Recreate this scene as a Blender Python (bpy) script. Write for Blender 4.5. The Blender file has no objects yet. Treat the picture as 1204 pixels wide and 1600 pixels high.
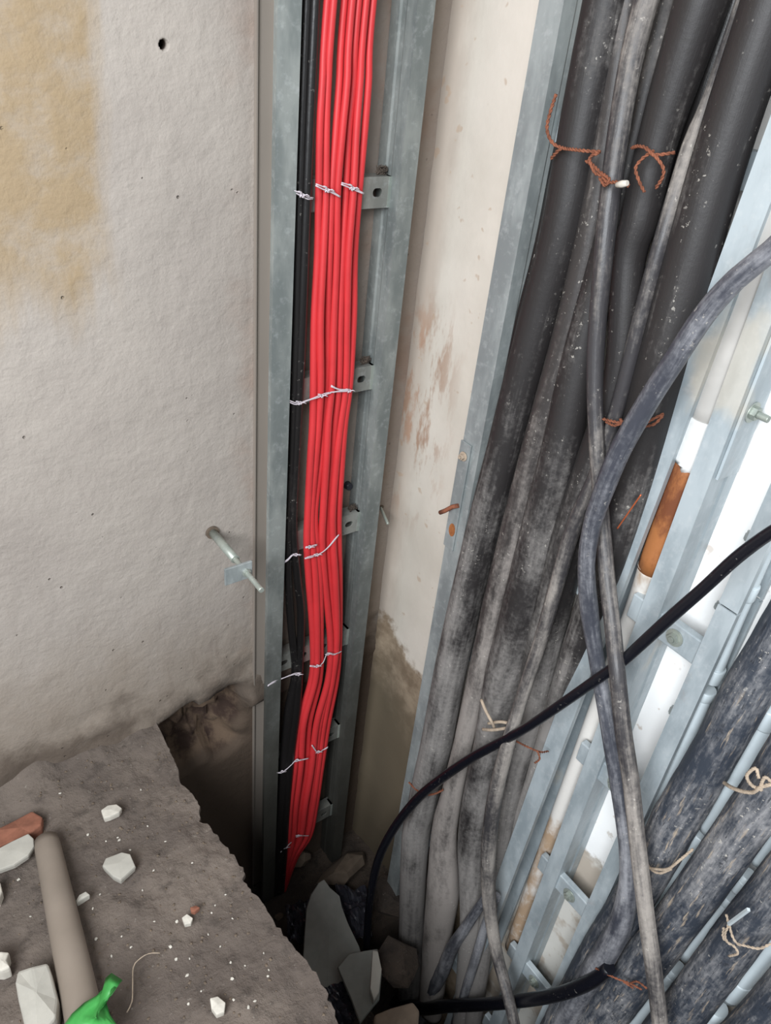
import bpy, bmesh, math, random
from mathutils import Vector, Matrix, noise
random.seed(7)
SC = bpy.context.scene
COL = SC.collection
PI = math.pi

# ------------------------------------------------------------------ camera
F = 1210.0                                   # focal length in pixels of the 1204 x 1600 frame
CX, CY = 602.0, 800.0
NAD = (390.0, 2620.0)                        # where the plumb lines meet
VAX = 2450.0
VAY = CY + (-F*F - (NAD[0]-CX)*(VAX-CX))/(NAD[1]-CY)
Zc = -Vector((NAD[0]-CX, NAD[1]-CY, F)).normalized()
Xc = Vector((VAX-CX, VAY-CY, F)).normalized()
Xc = (Xc - Zc*Xc.dot(Zc)).normalized()
Yc = Zc.cross(Xc)
CAM = Vector((-0.895, -1.06, 1.27))          # corner of the two walls is the origin, landing slab is z = 0
FWD = Vector((Xc.z, Yc.z, Zc.z))
cd = bpy.data.cameras.new('camera')
cam = bpy.data.objects.new('camera', cd); COL.objects.link(cam)
R = Matrix(((Xc.x, -Xc.y, -Xc.z), (Yc.x, -Yc.y, -Yc.z), (Zc.x, -Zc.y, -Zc.z)))
cam.matrix_world = Matrix.Translation(CAM) @ R.to_4x4()
cd.sensor_fit = 'AUTO'; cd.sensor_width = 36.0
cd.lens = 36.0*F/1600.0
cd.clip_start = 0.02
SC.camera = cam

# ------------------------------------------------------------------ world, light, exposure
w = bpy.data.worlds.new('world'); SC.world = w; w.use_nodes = True
bg = w.node_tree.nodes['Background']
bg.inputs[0].default_value = (0.86, 0.93, 1.0, 1); bg.inputs[1].default_value = 0.27
def area(name, loc, target, sx, sy, power, color):
    l = bpy.data.lights.new(name, 'AREA'); l.shape = 'RECTANGLE'; l.size = sx; l.size_y = sy
    l.energy = power; l.color = color
    o = bpy.data.objects.new(name, l); COL.objects.link(o); o.location = loc
    o.rotation_euler = (Vector(target)-Vector(loc)).to_track_quat('-Z', 'Y').to_euler()
    return o
area('daylight_opening', (-1.75, -1.4, 1.7), (-0.0, -0.95, 0.45), 1.0, 1.1, 61, (0.92, 0.96, 1.0))
SC.view_settings.view_transform = 'Standard'
SC.view_settings.look = 'None'
SC.view_settings.gamma = 1
SC.view_settings.use_curve_mapping = False
SC.view_settings.exposure = 0.35
SC.cycles.max_bounces = 6

# ------------------------------------------------------------------ pixel -> place on a real plane
def ray(px, py):
    v = Vector((px-CX, py-CY, F))
    return Vector((v.dot(Xc), v.dot(Yc), v.dot(Zc)))
def A(px, py, off=0.0):                       # on a plane off metres in front of the back wall (y = 0)
    r = ray(px, py); return CAM + r*((-off-CAM.y)/r.y)
def B(px, py, off=0.0):                       # in front of the right wall (x = 0)
    r = ray(px, py); return CAM + r*((-off-CAM.x)/r.x)
def H(px, py, z=0.0):                         # at a height
    r = ray(px, py); return CAM + r*((z-CAM.z)/r.z)
def rad(P, wpx):                              # radius of something wpx wide in the frame at P
    return 0.5*wpx*(P-CAM).dot(FWD)/F

# ------------------------------------------------------------------ mesh helpers
class MB:
    def __init__(s): s.v = []; s.f = []; s.uv = []; s.sm = []
    def add(s, vs, fs, uvs=None, smooth=False):
        n = len(s.v); s.v += [Vector(v) for v in vs]
        for i, f in enumerate(fs):
            s.f.append([a+n for a in f]); s.sm.append(smooth)
            s.uv.append(uvs[i] if uvs else [(0, 0)]*len(f))
        return s
    def box(s, c, size, rot=None):
        c = Vector(c); h = Vector(size)/2
        vs = []
        for x in (-1, 1):
            for y in (-1, 1):
                for z in (-1, 1):
                    p = Vector((x*h.x, y*h.y, z*h.z))
                    vs.append(c + (rot @ p if rot else p))
        return s.add(vs, [(0,1,3,2), (4,6,7,5), (0,4,5,1), (2,3,7,6), (0,2,6,4), (1,5,7,3)])
    def prism(s, poly, z0, z1, fn):            # closed outline swept from z0 to z1 through fn(u, v, z)
        n = len(poly)
        vs = [fn(a, b, z0) for a, b in poly] + [fn(a, b, z1) for a, b in poly]
        fs = [(i, (i+1) % n, n+(i+1) % n, n+i) for i in range(n)]
        return s.add(vs, fs)
    def tube(s, pts, radii, seg=12, ref=Vector((1, 0, 0)), cap=True, flat=1.0, ring=None, smooth=True):
        n = len(pts)
        if not hasattr(radii, '__len__'): radii = [radii]*n
        vs = []; U = 0; us = []
        for i, p in enumerate(pts):
            t = (pts[min(i+1, n-1)] - pts[max(i-1, 0)]).normalized()
            a = ref - t*ref.dot(t)
            if a.length < 1e-4: a = Vector((0, 1, 0)) - t*t.y
            a.normalize(); b = t.cross(a)
            if i: U += (p-pts[i-1]).length
            us.append(U)
            for k in range(seg):
                an = 2*PI*k/seg; r = radii[i]
                if ring: r *= ring(U, an)
                vs.append(p + (a*math.cos(an)*flat + b*math.sin(an))*r)
        fs = []; uvs = []
        for i in range(n-1):
            for k in range(seg):
                k2 = (k+1) % seg
                fs.append((i*seg+k, i*seg+k2, (i+1)*seg+k2, (i+1)*seg+k))
                c = 2*PI*radii[0]
                uvs.append([(us[i], c*k/seg), (us[i], c*(k+1)/seg), (us[i+1], c*(k+1)/seg), (us[i+1], c*k/seg)])
        s.add(vs, fs, uvs, smooth)
        if cap:
            m = len(s.v)-len(vs)
            s.f.append([m+k for k in range(seg)][::-1]); s.uv.append([(0, 0)]*seg); s.sm.append(False)
            s.f.append([m+(n-1)*seg+k for k in range(seg)]); s.uv.append([(0, 0)]*seg); s.sm.append(False)
        return s
    def build(s, name, mat, parent=None, bevel=0, recalc=True):
        me = bpy.data.meshes.new(name)
        zs = min(v.z for v in s.v)
        c = Vector((sum(v.x for v in s.v)/len(s.v), sum(v.y for v in s.v)/len(s.v), zs))
        if parent is not None: c = parent.location.copy() if parent.type == 'EMPTY' else Vector(parent['_o'])
        me.from_pydata([v-c for v in s.v], [], s.f)
        uvl = me.uv_layers.new(name='UVMap')
        flat = [c2 for u in s.uv for c2 in u]
        for i, c2 in enumerate(flat): uvl.data[i].uv = c2
        me.polygons.foreach_set('use_smooth', s.sm)
        if recalc:
            bm = bmesh.new(); bm.from_mesh(me); bmesh.ops.recalc_face_normals(bm, faces=bm.faces); bm.to_mesh(me); bm.free()
        me.materials.append(mat)
        o = bpy.data.objects.new(name, me); COL.objects.link(o)
        if parent is not None: o.parent = parent
        else: o.location = c
        o['_o'] = c
        if bevel:
            b = o.modifiers.new('bevel', 'BEVEL'); b.width = bevel; b.segments = 2; b.limit_method = 'ANGLE'
        return o
def tag(o, label, cat, group=None, kind=None):
    o['label'] = label; o['category'] = cat
    if group: o['group'] = group
    if kind: o['kind'] = kind
    return o
def struct(o): o['kind'] = 'structure'; return o
def empty(name, loc):
    o = bpy.data.objects.new(name, None); COL.objects.link(o); o.location = loc
    o.empty_display_size = 0.05; return o
def clone(o, delta):                           # the thing and each of its parts
    r = o.copy(); COL.objects.link(r); r.location = o.location + delta
    for ch in list(o.children):
        c = ch.copy(); COL.objects.link(c); c.parent = r
        for g in ch.children:
            d = g.copy(); COL.objects.link(d); d.parent = c
    return r
def smooth_path(ctrl, step=0.012):             # Catmull-Rom through (Vector, radius)
    P = [c[0] for c in ctrl]; Rr = [c[1] for c in ctrl]
    out = []; ro = []
    for i in range(len(P)-1):
        p0 = P[i-1] if i else P[0]*2-P[1]; p1 = P[i]; p2 = P[i+1]; p3 = P[i+2] if i+2 < len(P) else P[-1]*2-P[-2]
        n = max(2, int((p2-p1).length/step))
        for k in range(n):
            t = k/n
            out.append(0.5*((2*p1)+(p2-p0)*t+(2*p0-5*p1+4*p2-p3)*t*t+(3*p1-p0-3*p2+p3)*t*t*t))
            ro.append(Rr[i]*(1-t)+Rr[i+1]*t)
    out.append(P[-1]); ro.append(Rr[-1])
    return out, ro
def from_px(plane, rows, wdef=None):           # rows: (px, py, off[, width px])
    fn = A if plane == 'A' else B
    res = []
    for r in rows:
        p = fn(r[0], r[1], r[2]); wv = r[3] if len(r) > 3 else wdef
        res.append((p, rad(p, wv)))
    return res

# ------------------------------------------------------------------ materials
def mat(name): 
    m = bpy.data.materials.new(name); m.use_nodes = True
    return m, m.node_tree, m.node_tree.nodes['Principled BSDF']
class NT:
    def __init__(s, nt): s.nt = nt
    def n(s, t, **k):
        x = s.nt.nodes.new(t)
        for a, b in k.items(): setattr(x, a, b)
        return x
    def put(s, sock, v):
        if hasattr(v, 'is_output') or isinstance(v, bpy.types.NodeSocket): s.nt.links.new(v, sock)
        else: sock.default_value = v
    def m(s, op, a, b=0.0, clamp=False):
        x = s.n('ShaderNodeMath', operation=op); x.use_clamp = clamp
        s.put(x.inputs[0], a); s.put(x.inputs[1], b); return x.outputs[0]
    def coord(s, kind='Object'): return s.n('ShaderNodeTexCoord').outputs[kind]
    def geo(s): return s.n('ShaderNodeNewGeometry').outputs['Position']
    def sep(s, v):
        x = s.n('ShaderNodeSeparateXYZ'); s.put(x.inputs[0], v); return x.outputs
    def scale(s, v, sc):
        x = s.n('ShaderNodeMapping'); s.put(x.inputs[0], v); x.inputs['Scale'].default_value = sc; return x.outputs[0]
    def noise(s, v, sc, det=4, rough=0.6):
        x = s.n('ShaderNodeTexNoise'); s.put(x.inputs['Vector'], v); x.inputs['Scale'].default_value = sc
        x.inputs['Detail'].default_value = det; x.inputs['Roughness'].default_value = rough; return x.outputs[0]
    def ramp(s, v, a, b):                      # smooth 0..1 between a and b
        x = s.n('ShaderNodeMapRange', interpolation_type='SMOOTHSTEP'); s.put(x.inputs[0], v)
        x.inputs[1].default_value = a; x.inputs[2].default_value = b
        return x.outputs[0]
    def mix(s, f, a, b):
        x = s.n('ShaderNodeMix', data_type='RGBA'); s.put(x.inputs[0], f)
        for i, v in ((6, a), (7, b)):
            if isinstance(v, tuple): x.inputs[i].default_value = (*v[:3], 1)
            else: s.put(x.inputs[i], v)
        return x.outputs[2]
    def bump(s, h, strength, dist, bsdf):
        x = s.n('ShaderNodeBump'); s.put(x.inputs['Height'], h); x.inputs['Strength'].default_value = strength
        x.inputs['Distance'].default_value = dist; s.nt.links.new(x.outputs[0], bsdf.inputs['Normal'])
def lin(r, g, b):
    f = lambda c: ((c/255+0.055)/1.055)**2.4 if c > 10 else c/255/12.92
    return (f(r), f(g), f(b))

def metal(name, c1, c2, metallic=0.35, rough=0.5, rust=0.0, low_tone=0.0, mortar=0.0):
    m, nt, b = mat(name); N = NT(nt); p = N.geo()
    big = N.noise(N.scale(p, (9, 9, 3)), 2.5, 4); fine = N.noise(p, 90, 3)
    c = N.mix(N.ramp(big, 0.35, 0.65), c1, c2)
    c = N.mix(N.m('MULTIPLY', N.ramp(fine, 0.5, 0.75), 0.25), c, (0.62, 0.64, 0.64))
    if rust: c = N.mix(N.m('MULTIPLY', N.ramp(N.noise(p, 9, 5, 0.7), 0.62, 0.72), rust), c, lin(150, 104, 70))
    if mortar: c = N.mix(N.m('MULTIPLY', N.ramp(N.noise(N.scale(p, (1, 1, 0.6)), 6.5, 4, 0.55), 0.60, 0.68), mortar), c, lin(206, 194, 174))
    if low_tone:                                  # darker brown towards the lower ends
        z = N.sep(p)[2]
        g = N.m('MULTIPLY', N.ramp(N.m('ADD', z, N.m('MULTIPLY', N.noise(p, 7), -0.5)), 0.3, -0.5), low_tone)
        c = N.mix(g, c, lin(62, 58, 50))
    if low_tone: c = N.mix(N.m('MULTIPLY', N.ramp(N.sep(p)[1], -0.016, -0.008), N.ramp(N.sep(p)[0], -0.26, -0.28)), c, lin(158, 148, 138))   # wall paint brushed over the back flange
    N.put(b.inputs['Base Color'], c); b.inputs['Metallic'].default_value = metallic
    N.put(b.inputs['Roughness'], N.m('ADD', N.m('MULTIPLY', big, 0.3), rough-0.15))
    N.bump(fine, 0.08, 0.002, b)
    return m
M = {}
M['rail_a'] = metal('galvanised_back', lin(124, 130, 128), lin(156, 160, 156), 0.3, 0.5, 0, 0.85)
M['rail_b'] = metal('galvanised_right', lin(136, 142, 142), lin(164, 170, 169), 0.25, 0.5, 0.25)
M['rail_c'] = metal('galvanised_bright', lin(152, 162, 167), lin(180, 189, 193), 0.15, 0.42, 0.12, 0, 0.5)
M['bolt'] = metal('zinc_bolt', lin(150, 158, 150), lin(176, 180, 170), 0.4, 0.4, 0.1)
M['rung'] = metal('galvanised_rung', lin(140, 140, 134), lin(172, 172, 164), 0.35, 0.42, 0.0, 0.5)

def plaster_back():
    m, nt, b = mat('plaster_back'); N = NT(nt); p = N.geo(); x, y, z = N.sep(p)
    n1 = N.noise(p, 3.0, 5); n2 = N.noise(p, 14, 5, 0.65); n3 = N.noise(N.scale(p, (1, 1, 0.25)), 11, 4, 0.6)
    c = N.mix(N.ramp(n1, 0.3, 0.7), lin(157, 148, 140), lin(170, 161, 152))
    c = N.mix(N.m('MULTIPLY', N.ramp(n2, 0.62, 0.8), 0.4), c, lin(150, 142, 134))
    # pores
    v = N.n('ShaderNodeTexVoronoi'); N.put(v.inputs['Vector'], p); v.inputs['Scale'].default_value = 38
    pores = N.m('MULTIPLY', N.ramp(v.outputs['Distance'], 0.10, 0.04), N.ramp(n2, 0.52, 0.6))
    c = N.mix(N.m('MULTIPLY', pores, 0.75), c, lin(98, 88, 78))
    # ochre water stain at the upper left
    edge = N.m('ADD', x, N.m('MULTIPLY', N.m('SUBTRACT', n3, 0.5), 0.10))
    low = N.m('ADD', z, N.m('MULTIPLY', N.m('SUBTRACT', N.noise(N.scale(p, (1, 1, 0.12)), 17, 4), 0.5), 0.30))
    st = N.m('MULTIPLY', N.ramp(edge, -0.535, -0.565), N.ramp(low, 0.83, 0.97))
    st = N.m('MULTIPLY', st, N.m('ADD', 0.45, N.m('MULTIPLY', N.ramp(n2, 0.3, 0.6), 0.55)))
    c = N.mix(st, c, lin(154, 134, 106))
    # brownish band near the corner and behind the ladder
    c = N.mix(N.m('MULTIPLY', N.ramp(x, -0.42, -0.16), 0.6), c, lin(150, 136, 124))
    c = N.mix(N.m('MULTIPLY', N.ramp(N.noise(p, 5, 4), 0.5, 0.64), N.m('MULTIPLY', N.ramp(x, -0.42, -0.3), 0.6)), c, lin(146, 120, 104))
    # dirt rising from the slab
    d = N.m('ADD', z, N.m('MULTIPLY', N.m('SUBTRACT', n2, 0.5), -0.22))
    d = N.m('ADD', d, N.m('MULTIPLY', N.m('SUBTRACT', n1, 0.5), -0.4))
    c = N.mix(N.m('MULTIPLY', N.ramp(d, 0.40, 0.04), 0.65), c, lin(124, 110, 94))
    c = N.mix(N.m('MULTIPLY', N.ramp(d, 0.13, 0.0), 0.9), c, lin(88, 76, 66))
    stx = N.ramp(N.noise(N.scale(p, (1, 1, 0.16)), 22, 3), 0.58, 0.72)
    c = N.mix(N.m('MULTIPLY', N.m('MULTIPLY', stx, N.ramp(z, 0.5, 0.2)), 0.35), c, lin(112, 98, 88))
    # bare masonry in the pit and in the broken pocket
    c = N.mix(N.ramp(N.m('ADD', z, N.m('MULTIPLY', n2, 0.06)), 0.03, -0.02), c, lin(84, 70, 58))
    pocket = N.ramp(y, 0.006, 0.03)
    c = N.mix(pocket, c, N.mix(N.ramp(n2, 0.4, 0.6), lin(58, 42, 34), lin(104, 86, 70)))
    hole = N.m('MULTIPLY', N.ramp(y, 0.004, 0.012), N.ramp(z, 1.0, 1.1))
    c = N.mix(hole, c, lin(60, 50, 42))
    N.put(b.inputs['Base Color'], c); b.inputs['Roughness'].default_value = 0.9
    h = N.m('ADD', N.m('MULTIPLY', n2, 0.6), N.m('SUBTRACT', N.m('MULTIPLY', N.noise(p, 60, 3), 0.25), N.m('MULTIPLY', pores, 0.5)))
    N.bump(h, 0.8, 0.009, b)
    return m
def plaster_right():
    m, nt, b = mat('plaster_right'); N = NT(nt); p = N.geo(); x, y, z = N.sep(p)
    n1 = N.noise(p, 4.0, 5); n2 = N.noise(p, 16, 5, 0.65); n4 = N.noise(N.scale(p, (1, 1, 0.3)), 20, 5, 0.65)
    c = N.mix(N.ramp(n1, 0.3, 0.7), lin(202, 193, 180), lin(217, 208, 196))
    # whitens away from the corner, mostly daylight put into the paint colour
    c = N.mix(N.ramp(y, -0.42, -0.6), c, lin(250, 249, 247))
    # grubby band by the corner
    g = N.m('ADD', y, N.m('MULTIPLY', N.m('SUBTRACT', n4, 0.5), 0.05))
    c = N.mix(N.m('MULTIPLY', N.ramp(g, -0.065, -0.015), 0.7), c, lin(160, 145, 132))
    # brown smears beside the corner
    zz = N.m('MULTIPLY', N.ramp(z, 0.88, 0.74), N.ramp(z, 0.30, 0.52))
    sm = N.m('MULTIPLY', N.m('MULTIPLY', N.ramp(n4, 0.5, 0.6), N.ramp(y, -0.155, -0.06)), zz)
    c = N.mix(N.m('MULTIPLY', sm, 0.8), c, lin(164, 128, 104))
    sp = N.m('MULTIPLY', N.ramp(N.noise(p, 34, 2), 0.66, 0.72), 0.5)
    c = N.mix(sp, c, lin(176, 148, 122))
    # unpainted damp render below the floor level
    lv = N.m('ADD', N.m('ADD', z, N.m('MULTIPLY', N.m('SUBTRACT', n2, 0.5), 0.16)), N.m('MULTIPLY', N.ramp(y, -0.16, 0.0), -0.06))
    c = N.mix(N.ramp(lv, 0.025, -0.01), c, N.mix(N.ramp(n2, 0.35, 0.65), lin(128, 110, 90), lin(166, 148, 126)))
    c = N.mix(N.m('MULTIPLY', N.ramp(lv, 0.0, -0.25), N.ramp(y, -0.5, -0.3)), c, lin(106, 94, 76))
    pl = N.m('MULTIPLY', N.ramp(lv, 0.01, -0.01), N.ramp(y, -0.5, -0.62))
    c = N.mix(pl, c, N.mix(N.ramp(N.noise(p, 7, 4), 0.48, 0.54), lin(214, 210, 202), lin(186, 174, 160)))
    pt = N.m('MULTIPLY', N.ramp(N.noise(p, 15, 5, 0.7), 0.62, 0.68), N.ramp(y, -0.5, -0.6))
    c = N.mix(N.m('MULTIPLY', pt, 0.5), c, lin(178, 164, 148))
    N.put(b.inputs['Base Color'], c); b.inputs['Roughness'].default_value = 0.85
    N.bump(N.m('ADD', N.m('MULTIPLY', n2, 0.5), N.m('MULTIPLY', N.noise(p, 70, 3), 0.2)), 0.35, 0.005, b)
    return m
def dirt(name, c1, c2, c3, bump=0.8):
    m, nt, b = mat(name); N = NT(nt); p = N.geo()
    n1 = N.noise(p, 5, 5, 0.6); n2 = N.noise(p, 30, 6, 0.7); n3 = N.noise(p, 110, 4, 0.7)
    c = N.mix(N.ramp(n1, 0.38, 0.62), c1, c2)
    c = N.mix(N.m('MULTIPLY', N.ramp(n2, 0.5, 0.68), 0.7), c, c3)
    c = N.mix(N.m('MULTIPLY', N.ramp(n3, 0.64, 0.72), 0.6), c, lin(150, 142, 132))
    N.put(b.inputs['Base Color'], c); b.inputs['Roughness'].default_value = 0.95
    N.bump(N.m('ADD', n2, N.m('MULTIPLY', n3, 0.5)), bump, 0.008, b)
    return m
def plain(name, c, rough=0.6, metallic=0.0, vary=0.12, sc=25, bump=0.15):
    m, nt, b = mat(name); N = NT(nt); p = N.geo(); n = N.noise(p, sc, 4, 0.6)
    d = tuple(v*(1-vary*2) for v in c)
    N.put(b.inputs['Base Color'], N.mix(N.ramp(n, 0.35, 0.68), c, d))
    b.inputs['Roughness'].default_value = rough; b.inputs['Metallic'].default_value = metallic
    if bump: N.bump(n, bump, 0.003, b)
    return m
def cable_mat(name, base, dust, amount, low=0.0, rough=0.45, sc=(7, 70), spots=0.5, mud=None):
    m, nt, b = mat(name); N = NT(nt); p = N.geo(); uv = N.coord('UV'); z = N.sep(p)[2]
    st = N.noise(N.scale(uv, (sc[0], sc[1], 1)), 1.0, 5, 0.65)
    bl = N.noise(N.scale(p, (1, 1, 0.4)), 16, 5, 0.65); fn = N.noise(p, 120, 4, 0.7)
    bigp = N.noise(N.scale(p, (1, 1, 0.5)), 5, 3)
    f = N.m('ADD', N.m('MULTIPLY', st, 0.5), N.m('MULTIPLY', bl, 0.5))
    f = N.m('ADD', f, N.m('MULTIPLY', N.m('SUBTRACT', bigp, 0.5), 0.5))
    f = N.m('ADD', f, N.m('MULTIPLY', N.m('SUBTRACT', fn, 0.5), 0.25))
    f = N.m('ADD', f, amount-0.5)
    if low: f = N.m('ADD', f, N.m('MULTIPLY', N.ramp(z, 0.95, -0.1), low))
    d = N.ramp(f, 0.38, 0.72)
    c = N.mix(N.m('MULTIPLY', d, 0.85), base, dust)
    if mud:
        ms = N.noise(N.scale(uv, (sc[0]*0.7, sc[1]*1.2, 1)), 1.3, 4, 0.6)
        c = N.mix(N.m('MULTIPLY', N.m('MULTIPLY', N.ramp(ms, 0.58, 0.68), N.ramp(bigp, 0.42, 0.56)), 0.75), c, mud)
        c = N.mix(N.m('MULTIPLY', N.m('MULTIPLY', N.ramp(ms, 0.44, 0.38), N.ramp(fn, 0.45, 0.6)), 0.8), c, lin(34, 38, 46))
    sp = N.m('MULTIPLY', N.ramp(N.noise(p, 150, 3), 0.64, 0.69), N.m('MULTIPLY', N.ramp(bl, 0.45, 0.6), spots))
    c = N.mix(sp, c, lin(196, 190, 180))
    N.put(b.inputs['Base Color'], c)
    N.put(b.inputs['Roughness'], N.m('ADD', N.m('MULTIPLY', d, 0.5), rough, clamp=True))
    N.bump(N.m('ADD', N.m('MULTIPLY', st, 0.7), N.m('MULTIPLY', fn, 0.3)), 0.35, 0.003, b)
    return m
M['wall_a'] = plaster_back(); M['wall_b'] = plaster_right()
M['slab'] = dirt('dusty_slab', lin(112, 101, 92), lin(92, 82, 75), lin(72, 64, 58))
M['pit'] = dirt('pit_dirt', lin(84, 72, 62), lin(64, 56, 50), lin(44, 38, 34), 1.0)
M['k_up'] = cable_mat('dusty_black_cable_sheen', lin(40, 37, 37), lin(148, 143, 139), 0.41, 0.24, 0.55, (3, 55))  # wide dust streaks also paint in a brownish sheen
M['k_up2'] = cable_mat('dusty_grey_cable', lin(56, 52, 51), lin(158, 150, 144), 0.42, 0.28, 0.5)
M['h'] = cable_mat('muddy_cable', lin(52, 58, 68), lin(168, 166, 166), 0.47, 0.0, 0.55, (16, 110), 0.8, lin(186, 168, 146))
M['thin'] = cable_mat('worn_thin_cable', lin(58, 56, 58), lin(166, 158, 150), 0.49, 0.05, 0.42, (9, 120))
M['blue'] = cable_mat('worn_blue_grey_cable', lin(62, 64, 72), lin(158, 158, 162), 0.47, 0.05, 0.38, (9, 120))
M['black'] = cable_mat('clean_black_cable', lin(18, 19, 26), lin(92, 94, 104), 0.24, 0.0, 0.28, (9, 90), 0.2)
M['k_dark'] = cable_mat('dark_cable', lin(24, 22, 22), lin(84, 78, 74), 0.30, 0.05, 0.4, (7, 70), 0.3)
M['red'] = plain('red_insulation', lin(210, 54, 58), 0.5, 0, 0.06, 12, 0.05)
M['string'] = plain('white_string', lin(214, 204, 210), 0.7, 0, 0.05)
M['rustwire'] = plain('rusty_wire', lin(142, 86, 62), 0.85, 0.1, 0.22, 90)
M['palewire'] = plain('pale_twine', lin(184, 166, 146), 0.9, 0, 0.15, 90)
M['copper'] = plain('copper', lin(206, 108, 66), 0.4, 0.5, 0.05)
M['pvc'] = plain('pale_pvc', lin(196, 206, 210), 0.4, 0, 0.06, 14, 0.03)
M['pvcw'] = plain('white_pvc', lin(222, 222, 220), 0.4, 0, 0.08, 14, 0.03)
def stained(name, base, stain, lo, hi, sc=9):
    m, nt, b = mat(name); N = NT(nt); p = N.geo()
    n = N.noise(N.scale(p, (1, 1, 0.5)), sc, 5, 0.65); f = N.noise(p, 45, 4, 0.7)
    c = N.mix(N.ramp(n, lo, hi), base, stain); c = N.mix(N.m('MULTIPLY', N.ramp(f, 0.55, 0.7), 0.5), c, base)
    N.put(b.inputs['Base Color'], c); b.inputs['Roughness'].default_value = 0.7; N.bump(f, 0.2, 0.003, b); return m
M['pvcg'] = plain('dusty_white_pvc', lin(190, 187, 182), 0.5, 0, 0.1, 9, 0.05)
M['pvcs'] = stained('stained_white_pvc', lin(222, 218, 212), lin(176, 150, 124), 0.46, 0.62)
M['rustpipe'] = stained('rusted_iron', lin(164, 104, 58), lin(112, 62, 34), 0.4, 0.6, 22)
M['plastershard'] = plain('pale_plaster_shard', lin(176, 172, 162), 0.9, 0, 0.06, 30, 0.3)
M['whitechip'] = plain('white_plaster_chip', lin(206, 200, 188), 0.9, 0, 0.08, 60, 0.3)
M['greyshard'] = plain('grey_cement_shard', lin(136, 138, 132), 0.9, 0, 0.05, 30, 0.3)
M['brick'] = plain('brick_fragment', lin(142, 92, 72), 0.95, 0, 0.15, 40, 0.5)
M['tan'] = plain('dusty_brown_pipe', lin(132, 120, 108), 0.75, 0, 0.08, 8, 0.1)
M['stone'] = plain('brown_stone', lin(112, 98, 84), 0.95, 0, 0.14, 30, 0.5)
M['green'] = plain('green_plastic', lin(66, 156, 74), 0.5, 0, 0.1, 18, 0.1)
M['bag'] = plain('dark_plastic', lin(58, 58, 66), 0.22, 0, 0.2, 30, 0.3)
M['mark'] = plain('white_print', lin(176, 172, 166), 0.7, 0, 0.1)
M['nest'] = plain('brown_fluff', lin(96, 84, 74), 1.0, 0, 0.2, 200, 0.6)

# ------------------------------------------------------------------ the room shell
def spaced(a, b, step, extra=()):
    n = int(round((b-a)/step)); s = [a+(b-a)*i/n for i in range(n+1)]
    for c, r, st in extra:
        s = [v for v in s if abs(v-c) > r] + [c-r+st*i for i in range(int(2*r/st)+1)]
    return sorted(set(round(v, 5) for v in s))
hp = A(256, 70)                                # the drilled hole
xs = [-3.2, -2.6, -2.1, -1.7] + spaced(-1.4, 0, 0.014, [(hp.x, 0.014, 0.0014)])
zs = [-1.25, -1.0] + spaced(-0.78, 1.62, 0.014, [(hp.z, 0.014, 0.0014)]) + [2.0, 2.5, 3.0]
def wall_a_y(x, z):
    y = 0.002*noise.noise(Vector((x*9, z*9, 1))) + 0.0012*noise.noise(Vector((x*40, z*40, 3)))
    d = math.hypot(x-hp.x, z-hp.z)
    if d < 0.0062: y += 0.035*min(1, (0.0062-d)/0.002)
    # broken pocket where the slab stops short of the wall
    n = noise.noise(Vector((x*22, z*22, 7)))*0.03
    m1 = min(1, max(0, (x+0.56+n)/0.02)); m2 = min(1, max(0, (0.015+0.12*(x+0.5)-z+n)/0.025)); m3 = min(1, max(0, (z+0.17-n)/0.03)); m4 = min(1, max(0, (-0.36-x+n)/0.03))
    k = m1*m2*m3*m4
    y += k*(0.075+0.05*noise.noise(Vector((x*30, z*30, 2)))+0.02*noise.noise(Vector((x*80, z*80, 5))))
    # crumbly foot of the plaster
    if z < 0.14 and z > -0.05 and k < 0.2:
        y += (0.14-z)/0.14*0.018*noise.noise(Vector((x*16, z*24, 9)))-max(0, (0.05-z))*0.1
    return y
mb = MB(); nx = len(xs)
mb.add([(x, wall_a_y(x, z), z) for z in zs for x in xs],
       [(j*nx+i, j*nx+i+1, (j+1)*nx+i+1, (j+1)*nx+i) for j in range(len(zs)-1) for i in range(nx-1)], smooth=True)
struct(mb.build('wall_back', M['wall_a'], recalc=False))
ys = [-3.2, -2.4, -1.8] + spaced(-1.4, 0.0, 0.014)
zb = [-1.25, -1.0] + spaced(-0.78, 1.62, 0.02) + [2.0, 2.5, 3.0]
def wall_b_x(y, z):
    x = 0.002*noise.noise(Vector((5, y*9, z*9))) + 0.001*noise.noise(Vector((2, y*40, z*40)))
    x -= 0.012*math.exp(-((y+0.0)/0.025)**2)    # plaster coved in the corner
    return x
mb = MB(); ny = len(ys)
mb.add([(wall_b_x(y, z), y, z) for z in zb for y in ys],
       [(j*ny+i, (j+1)*ny+i, (j+1)*ny+i+1, j*ny+i+1) for j in range(len(zb)-1) for i in range(ny-1)], smooth=True)
struct(mb.build('wall_right', M['wall_b'], recalc=False))

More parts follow.
